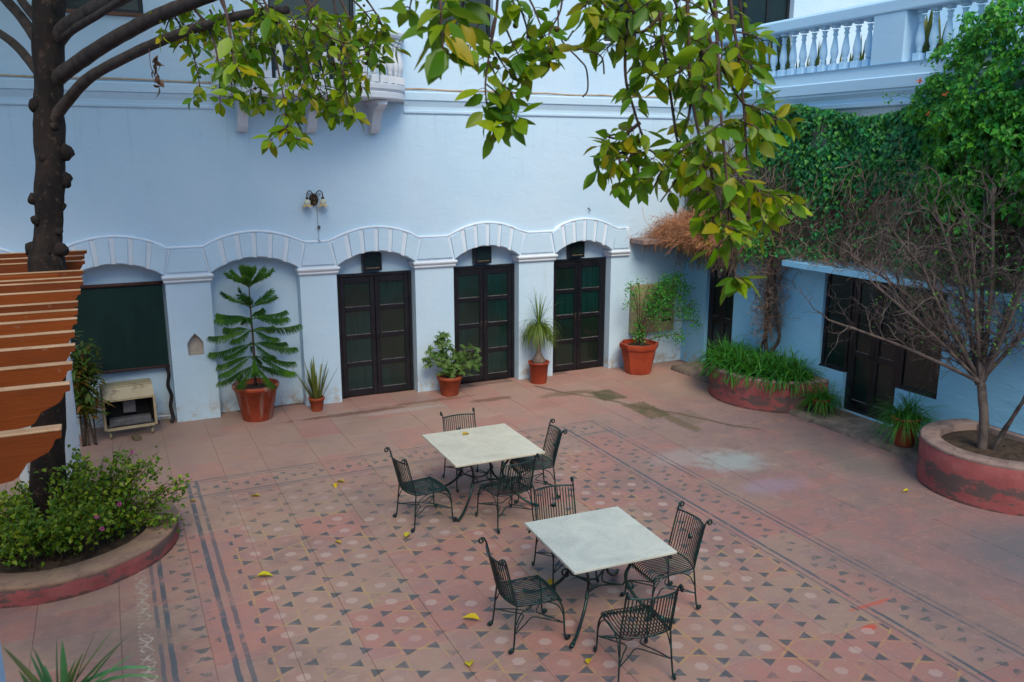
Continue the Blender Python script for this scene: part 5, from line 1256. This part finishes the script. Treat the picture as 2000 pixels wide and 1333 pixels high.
mb = MB(); mb.bbox(-.30, .30, -.22, -.06, .19, .30, .01); mb.bbox(-.08, .10, -.12, -.052, .36, .56, .008); sub(mb, 'inner_tray', simple('grey_tray', (.16, .16, .17), None, .5), ck)
for s in (-1, 1):
    mb = MB(); mb.lathe([(.02, -.02), (.05, -.018), (.055, 0), (.05, .018), (.02, .02)], 14, M=Matrix.Translation((s * .30, -.20, .056)) @ Matrix.Rotation(PI / 2, 4, 'Y')); mb.bbox(s * .30 - .015, s * .30 + .015, -.215, -.185, .06, .146, .003)
    sub(mb, 'castor', M['panelbox'], ck, True)
mb = MB(); mb.bbox(-.05, .05, -.09, .09, 0, .06, .008, Matrix.Rotation(.25, 4, 'Z')); o = mb.build('wood_block', M['woodblock'], None); o.location = (2.06, -.62, .005); tag(o, 'small wooden block on the paving in front of the cream cooler', 'block')
mb = MB(); mb.tube(spline([(1.30, .1, .1), (1.55, .05, .12), (1.9, .06, .10), (2.3, .08, .12), (2.68, .1, .10)], 5), .016, 6); tag(mb.build('floor_pipe', M['trim'], None, True), 'pale pipe running low along the wall behind the cream cooler', 'pipe')

# ================================================================== ivy, dry creeper, climbers on the right wall
ri = random.Random(77)
def nz(y_, z_, s=1.3, o_=0): return noise.noise(Vector((y_ * s, z_ * s, o_)))
ivy = empty('wall_ivy', (12.7, -4.5, 4.5), 0, 'dense dark green ivy curtain hanging on the wall under the terrace cornice', 'ivy')
tpl = small_leaf(.85, .15, .3)
def ivy_top(y_):
    base = [(0, 4.3), (-1.2, 4.4), (-2.2, 4.95), (-3.0, 5.08), (-3.7, 4.98), (-4.5, 4.82), (-5.1, 4.88), (-5.6, 5.0), (-9, 5.2)]
    for (a, za), (b, zb) in zip(base, base[1:]):
        if b <= y_ <= a: return lerp(za, zb, (a - y_) / (a - b))
    return 4.9
def ivy_bot(y_): return 3.80 + .45 * nz(y_, 0, 1.3, 3) - .25 * (1 if -4.6 < y_ < -3.4 else 0) + (.35 if y_ > -2.6 else 0) + .22 * nz(y_, 0, 4, 7)
mb = MB(); cnt = 0
while cnt < 17000:
    y_ = ri.uniform(-8.6, -2.0); t_ = ivy_top(y_) + .05 * nz(y_, 1, 7); b_ = ivy_bot(y_); z_ = ri.uniform(b_ - .6, t_ + .06)
    if z_ < b_ and ri.random() > .16 * math.exp((z_ - b_) * 2.5): continue
    if nz(y_, z_, 2.3, 5) < -.28 and ri.random() < .8: continue
    thick = .10 + .14 * (nz(y_, z_, 2.0, 9) + .5) + .08 * math.sin(y_ * 3); x_ = XW - .02 - thick * ri.random() ** .5
    d = Vector((-.5 + ri.gauss(0, .4), ri.gauss(0, .6), -1.0 + ri.gauss(0, .4))); put_leaf(mb, tpl, (x_, y_, z_), d, Vector((-.9, 0, .9)) + rv3(ri) * .35, ri.uniform(.045, .11), min(.99, max(0, .45 + .5 * nz(y_, z_, 3, 2) + ri.uniform(-.25, .25)))); cnt += 1
tag(rel(mb.build('foliage', M['ivy'], None), ivy), kind='stuff')
# big bright climber spilling over the balustrade at the far right
bo = empty('flowering_climber', (12.4, -7.2, 4.6), 0, 'bright green climber mass spilling over the terrace balustrade at upper right', 'climber')
mb = MB(); cnt = 0; tpl2 = small_leaf(.7, .12, .3)
def in_b(y_, z_):
    edge = -5.45 - .75 * max(0, (z_ - 5.0)) + .38 * nz(z_, y_, 2.2, 4)
    if z_ < 5.0: edge = -5.45 - .35 * (5.0 - z_) + .45 * nz(z_, y_, 2.2, 4)
    return y_ < edge and z_ < 6.15 + .25 * nz(y_, z_, 2, 1) + max(0, -y_ - 7) * .3 and z_ > 3.45 + .6 * nz(y_, 0, 2, 6)
while cnt < 15000:
    y_ = ri.uniform(-9.4, -5.3); z_ = ri.uniform(3.2, 6.7)
    if not in_b(y_, z_): continue
    bulge = .25 + .42 * max(0, min(1, (-5.6 - y_) / 1.2)) + .42 * nz(y_, z_, 1.5, 11) + .18 * nz(y_, z_, 4.5, 12); x_ = XW - .05 - bulge * (1 - .35 * ri.random() ** 2)
    if z_ > 5.6: x_ += .10
    if nz(y_, z_, 3.0, 15) < -.22: x_ += .30
    x_ = min(x_, XW - .03)
    put_leaf(mb, tpl2, (x_, y_, z_), Vector((-.5 + ri.gauss(0, .6), ri.gauss(0, .7), -.8 + ri.gauss(0, .5))), Vector((-.8, -.2, .9)) + rv3(ri) * .5, ri.uniform(.045, .12), min(.99, max(0, .45 + .55 * nz(y_, z_, 2.4, 8) + ri.uniform(-.3, .3)))); cnt += 1
tag(rel(mb.build('foliage', M['bougain'], None), bo), kind='stuff')
mb = MB()
for i in range(46):                                                 # loose outer shoots
    y_ = ri.uniform(-8.8, -5.6); z_ = ri.uniform(4.6, 6.2)
    if not in_b(y_, z_): continue
    p = Vector((XW - .5, y_, z_)); d = Vector((-.5, ri.uniform(-.5, .9), ri.uniform(-.2, .7))).normalized(); P = [p + d * .12 * k + Vector((0, 0, -.012 * k * k)) for k in range(5)]
    mb.tube(P, .003, 4)
    for q in P:
        for k in range(5): put_leaf(mb, tpl2, q + rv3(ri) * .04, rv3(ri), (-.5, 0, 1), ri.uniform(.04, .07), ri.random())
tag(rel(mb.build('shoots', M['bougain'], None), bo), kind='stuff')
mb = MB()
for i in range(4):
    y_, z_ = ri.uniform(-7.5, -5.7), ri.uniform(4.2, 6.0); c = Vector((XW - .72, y_, z_))
    for k in range(5): put_leaf(mb, tpl2, c, rv3(ri), (-1, 0, .3), .05, ri.random())
tag(rel(mb.build('blossom', M['orangep'], None), bo), kind='stuff')
# dead creeper curtain below the ivy
dc = empty('dead_creeper', (12.6, -4, 3.2), 0, 'tangled leafless brown creeper curtain between the ivy and the door canopy', 'creeper')
mb = MB()
for i in range(1700):
    y_ = ri.uniform(-8.8, .0); z0 = ri.uniform(2.75, 4.35) if y_ < -2 else ri.uniform(2.8, 4.6)
    x0 = XW - ri.uniform(.02, .22); n = 7; P = []; p = Vector((x0, y_, z0)); d = Vector((ri.gauss(0, .25), ri.gauss(0, .5), -1)).normalized()
    for k in range(n):
        P.append(p.copy()); d = (d + Vector((ri.gauss(0, .22), ri.gauss(0, .4), ri.gauss(-.05, .25)))).normalized(); p = p + d * ri.uniform(.05, .13); p.x = min(p.x, XW - .01); p.z = max(p.z, 2.50)
    mb.tube(P, ri.uniform(.003, .008), 3, False)
tag(rel(mb.build('stems', M['drybrush'], None), dc), kind='stuff')
mb = MB()
for i in range(6000):
    y_ = ri.uniform(-8.8, -.2); z_ = 2.55 + abs(ri.gauss(0, .5)); x_ = XW - ri.uniform(.02, .45 if z_ < 2.8 else .22)
    if nz(y_, z_, 1.6, 21) < .12 and ri.random() < .9: continue
    put_leaf(mb, tpl, (x_, y_, z_), Vector((-.3, ri.gauss(0, .7), -.8 + ri.gauss(0, .5))), Vector((-.9, 0, .7)) + rv3(ri) * .5, ri.uniform(.035, .075), ri.random())
tag(rel(mb.build('foliage', M['ivy'], None), dc), kind='stuff')
# litter and stems lying over the canopy
mb = MB()
for i in range(900):
    y_ = ri.uniform(-8.3, -3.4); x_ = ri.uniform(12.33, 12.75); p = Vector((x_, y_, 2.55 + ri.uniform(0, .22) * (x_ - 12.25) * 2)); P = [p]
    d = Vector((ri.gauss(-.2, .6), ri.gauss(0, 1), ri.gauss(0, .35))).normalized()
    for k in range(5): d = (d + rv3(ri) * .3 + Vector((0, 0, .03))).normalized(); p = p + d * .06; p.z = max(p.z, 2.545 if p.x > 12.29 else 2.3); P.append(p.copy())
    mb.tube(P, ri.uniform(.002, .005), 3, False)
tag(rel(mb.build('canopy_litter', M['drybrush'], None), dc), kind='stuff')
# rust-coloured dry mass drooping over the corner canopy
rc = empty('rusty_creeper', (12.3, -1.1, 2.7), 0, 'rust-brown dried creeper heaped and drooping over the corner canopy', 'creeper')
mb = MB()
for i in range(5200):
    f_ = ri.random(); y_ = lerp(-.15, -2.25, f_) + ri.gauss(0, .12); x_ = 12.42 - abs(ri.gauss(0, .30)) + (.25 if f_ > .7 else 0); h_ = .14 + .36 * math.sin(PI * min(1, f_ * 1.2)); z_ = 2.66 + ri.uniform(0, h_)
    if y_ > -.12: y_ = -.12
    p = Vector((x_, y_, z_)); P = [p]; d = Vector((ri.gauss(-.35, .5), ri.gauss(0, .7), ri.gauss(0, .5))).normalized()
    for k in range(6):
        d = (d + rv3(ri) * .35 + Vector((0, 0, -.16 if p.x < 12.27 else 0))).normalized(); p = p + d * .055
        if p.x > 12.2 and y_ > -2.3: p.z = max(p.z, 2.66)
        p.y = min(p.y, -.02); P.append(p.copy())
    mb.tube(P, ri.uniform(.002, .0045), 3, False)
tag(rel(mb.build('stems', M['rust'], None), rc), kind='stuff')
mb = MB()
for i in range(520):                                                # long strands hanging in front of the side door
    y_ = ri.uniform(-2.4, -.5); p = Vector((12.25 + ri.gauss(0, .08), y_, 2.62)); P = [p]; d = Vector((0, ri.gauss(0, .2), -1))
    for k in range(ri.randint(3, 9)): d = (d + rv3(ri) * .2 + Vector((0, 0, -.1))).normalized(); p = p + d * .065; P.append(p.copy())
    mb.tube(P, .0028, 3, False)
tag(rel(mb.build('hanging_strands', M['drybrush'], None), rc), kind='stuff')
mb = MB()
for i in range(1100):
    y_ = ri.uniform(-2.9, -1.5) if i % 3 else ri.uniform(-1.5, -.7); p = (12.35 + ri.gauss(0, .18), y_, ri.gauss(2.75, .16) if i % 3 else ri.gauss(2.55, .12)); p = (min(p[0], XW - .02), p[1], p[2])
    put_leaf(mb, tpl, p, Vector((-.4, ri.gauss(0, .6), -.7)), Vector((-.7, 0, .9)) + rv3(ri) * .4, ri.uniform(.04, .075), ri.random())
tag(rel(mb.build('foliage', M['bougain'], None), rc), kind='stuff')
# woody climber rising from the half-round planter
wc_ = empty('woody_climber', (12.5, -3.0, .5), 0, 'twisted brown climber stems rising from the half-round planter to the ivy', 'climber')
mb = MB()
for (P, r_) in (([(12.50, -2.95, .42), (12.55, -2.85, .75), (12.60, -2.75, 1.0), (12.62, -2.70, 1.5), (12.64, -2.68, 2.2), (12.66, -2.7, 3.2)], .045), ([(12.48, -2.9, .42), (12.52, -2.98, .8), (12.60, -3.08, 1.1), (12.60, -2.95, 1.6), (12.62, -2.85, 2.4), (12.66, -2.9, 3.3)], .035), ([(12.52, -2.8, .42), (12.56, -2.66, .7), (12.62, -2.72, 1.2), (12.62, -2.8, 2.0), (12.66, -2.6, 3.1)], .03)):
    sp_ = spline(P, 8); bark_tube(mb, sp_, [lerp(r_, r_ * .6, i / (len(sp_) - 1)) for i in range(len(sp_))], 8, .2)
rel(mb.build('trunk', M['limb'], None, True), wc_)
mb = MB()
for i in range(520):
    z_ = ri.uniform(1.15, 2.9); sp_w = .05 + .16 * min(1, (z_ - 1.1)); p = Vector((12.62, -2.78 + ri.gauss(0, sp_w), z_)); P = [p]; d = Vector((ri.gauss(-.3, .4), ri.gauss(0, .5), ri.gauss(.2, .9))).normalized()
    for k in range(7): d = (d + rv3(ri) * .4).normalized(); p = p + d * .06; p.x = min(p.x, XW - .02); P.append(p.copy())
    mb.tube(P, ri.uniform(.002, .006), 3, False)
tag(rel(mb.build('dead_stems', M['drybrush'], None), wc_), kind='stuff')

# ================================================================== bare twisted tree in the right planter
bt = empty('bare_tree', (12.0, -7.5, .55), 0, 'nearly leafless grey tree with tangled twisted twigs in the large right planter', 'tree')
rb = random.Random(14); mb = MB()
B0 = Vector((12.0, -7.52, .50)); FK = Vector((11.96, -7.42, 1.42))
sp_ = spline([B0, B0 + Vector((-.01, .02, .45)), FK], 8); bark_tube(mb, sp_, [lerp(.062, .052, i / 16) for i in range(17)], 12, .12)
for v in ([(12.05, -7.62, .5), (12.1, -7.75, .9), (12.05, -7.95, 1.3), (12.1, -8.2, 1.55), (12.2, -8.5, 1.8)], [(12.05, -7.60, .5), (12.12, -7.70, .85), (12.15, -7.85, 1.2), (12.2, -7.95, 1.7)]):
    s2 = spline(v, 6); mb.tube(s2, [lerp(.030, .014, i / (len(s2) - 1)) for i in range(len(s2))], 7)
rel(mb.build('trunk', M['drytwig'], None, True), bt)
TWG = MB()
def grow(p, d, L_, r_, depth, lift=.02):
    n = max(4, int(L_ / .055)); P = [p.copy()]; q = p.copy(); dd = d.copy(); kids = []
    for k in range(n):
        dd = (dd + rv3(rb) * (.27 if depth < 2 else .40) + Vector((0, 0, lift))).normalized(); q = q + dd * (L_ / n); q.x = min(q.x, XW - .03)
        if q.z < .9: q.z = .9
        P.append(q.copy())
        if depth < 4 and k > 0 and rb.random() < (.52, .46, .38, .32)[depth]: kids.append((q.copy(), dd.copy(), r_ * (1 - k / n * .6)))
    TWG.tube(P, [lerp(r_, r_ * .45, k / n) for k in range(n + 1)], 5 if depth < 2 else 3, depth < 2)
    if depth >= 3 and rb.random() < .7: TWG.ball(P[-1], r_ * 2.2, 4, 3)
    for q, e, rr_ in kids:
        side = rv3(rb); side = (side - e * side.dot(e)).normalized(); grow(q, (e * rb.uniform(.5, .9) + side * .8).normalized(), L_ * rb.uniform(.42, .66), max(.0018, rr_ * .50), depth + 1, lift)
MAIN = [((10.1, -6.55, 2.25), .026), ((10.5, -6.8, 2.75), .028), ((10.7, -6.3, 3.0), .028), ((11.4, -6.9, 2.0), .035), ((11.2, -6.5, 3.3), .035), ((11.8, -6.6, 3.6), .035), ((12.2, -7.0, 3.7), .035), ((12.3, -7.8, 3.5), .035), ((11.7, -8.1, 3.3), .035), ((11.3, -7.5, 3.4), .032), ((12.3, -8.5, 3.0), .03), ((11.9, -7.3, 3.9), .038), ((11.0, -7.1, 3.0), .03), ((11.6, -6.4, 2.3), .028), ((12.4, -6.3, 3.2), .03)]
for tip, r_ in MAIN:
    tip = Vector(tip); mid = FK.lerp(tip, .5) + Vector((0, 0, .10)) + rv3(rb) * .05; s2 = spline([FK + rv3(rb) * .02, mid, tip], 8); m_ = len(s2)
    TWG.tube(s2, [lerp(r_, r_ * .42, i / (m_ - 1)) for i in range(m_)], 7)
    for k in range(2, m_):
        if rb.random() < .72:
            e = (s2[min(k + 1, m_ - 1)] - s2[k - 1]).normalized(); side = rv3(rb); side = (side - e * side.dot(e)).normalized(); grow(s2[k], (e * .7 + side * .6 + Vector((0, 0, .45))).normalized(), rb.uniform(.45, .85), r_ * .36, 1, .05)
rel(TWG.build('branches', M['drytwig'], None), bt)
mb = MB()
for i in range(620):
    p = Vector((rb.uniform(11.0, 12.5), rb.uniform(-8.4, -6.2), rb.uniform(1.9, 3.4))); put_leaf(mb, tpl2, p, rv3(rb), (0, 0, 1), rb.uniform(.03, .055), rb.random())
tag(rel(mb.build('foliage', M['bougain'], None), bt), kind='stuff')
mb = MB(); grass_fan(mb, (11.55, -7.25, .55), 18, .06, .14, .012, rb); tag(tag(mb.build('weeds', M['lantana'], None), 'few small weeds in the soil of the large right planter', 'weeds'), kind='stuff')

# ================================================================== potted plants behind the terrace balustrade
k = 0; y_ = -1.30
for i in range(19):
    y_ = -1.42 - .231 * i
    if -5.15 < y_ < -4.45: continue
    side = 'small red pot with a yellow-green crinkled plant seen between balusters left of the pier' if y_ > -4.5 else 'red pot with a tall yellow-green blade plant seen between balusters right of the pier'
    u_, v_, d_ = pix((XW + .05, y_, 6.0)); pp_ = on(u_, v_, 0, XW + .33)
    t = empty('terrace_pot_plant', (XW + .33, pp_.y, 5.385), 0, side, 'potted plant', 'pot plants left of the balustrade pier' if y_ > -4.5 else 'pot plants right of the balustrade pier')
    H_ = .24; pot(t, .085, H_, M['terra'] if i % 3 else M['planter'], rimh=.04, taper=.7)
    fol = MB()
    big = i in (0, 1, 2, 3, 4, 5) or y_ < -4.5
    for k in range(9 if big else 4): a = ri.uniform(0, 2 * PI); blade(fol, (.03 * math.cos(a), .03 * math.sin(a), H_ - .04), (math.cos(a) * .12, math.sin(a) * .12, 1), ri.uniform(.55, .85) if big else ri.uniform(.3, .6), .13 if big else .05, .12, ri.random(), 5, .3)
    fo = sub(fol, 'foliage', M['snake'], t); tag(fo, kind='stuff')
# young upright shoot growing in front of the balustrade
us_ = empty('climbing_shoot', (12.62, -2.35, 4.9), 0, 'single thin shoot with broad leaves climbing past the left balusters', 'climber')
mb = MB(); mb.tube(spline([(12.60, -2.3, 4.8), (12.56, -2.33, 5.3), (12.55, -2.3, 5.9)], 5), .006, 5); vs = leaf_shape(1, .55, .1, .2)
for z_ in (5.0, 5.15, 5.2, 5.35, 5.6, 5.7, 5.85): put_leaf(mb, vs, (12.55, -2.32, z_), rv3(ri) + Vector((-.2, 0, .2)), (-.6, -.3, .8), ri.uniform(.14, .2), ri.random())
rel(mb.build('foliage', M['ivy'], None), us_)

# ================================================================== the viewer's own balcony: white post edge and a blurred spiky plant
mb = MB(); p = D(13, 1333, 2.2); mb.bbox(p.x - .30, p.x, p.y - .3, p.y, 1.9, 3.4, .008)
tag(mb.build('balcony_post', M['wall'], None), 'white post edge peeking in at the lower left corner', 'post')
q = D(112, 1392, 2.45); t = potted('foreground_plant', (q.x, q.y, q.z - .32), 'blurred pale green spiky plant in the lower left corner')
pot(t, .14, .28, M['terra'], rimh=.04)
for (u, v, L_) in [(20, 1275, 1), (66, 1290, 1), (72, 1278, .9), (110, 1260, 1), (122, 1268, 1), (155, 1285, .8), (178, 1246, 1), (205, 1243, 1.1), (230, 1255, 1.1), (268, 1290, 1.1), (240, 1285, 1), (220, 1262, 1), (252, 1272, 1), (45, 1320, .7), (140, 1300, .7), (190, 1300, .8), (90, 1310, .7)]:
    tip = D(u, v, 2.45 + ri.uniform(-.12, .10)); b0 = Vector((q.x, q.y, q.z - .02)) + rv3(ri) * .015; d = (tip - b0); l = d.length
    mb = MB(); droop = .9 if u > 240 else .15; blade(mb, b0 - Vector(t.location), d.normalized() + Vector((0, 0, droop * .45)), l * (1.22 if u > 240 else 1.14), .034, droop, ri.random(), 7, .3); sub(mb, 'blade', M['spike'], t)
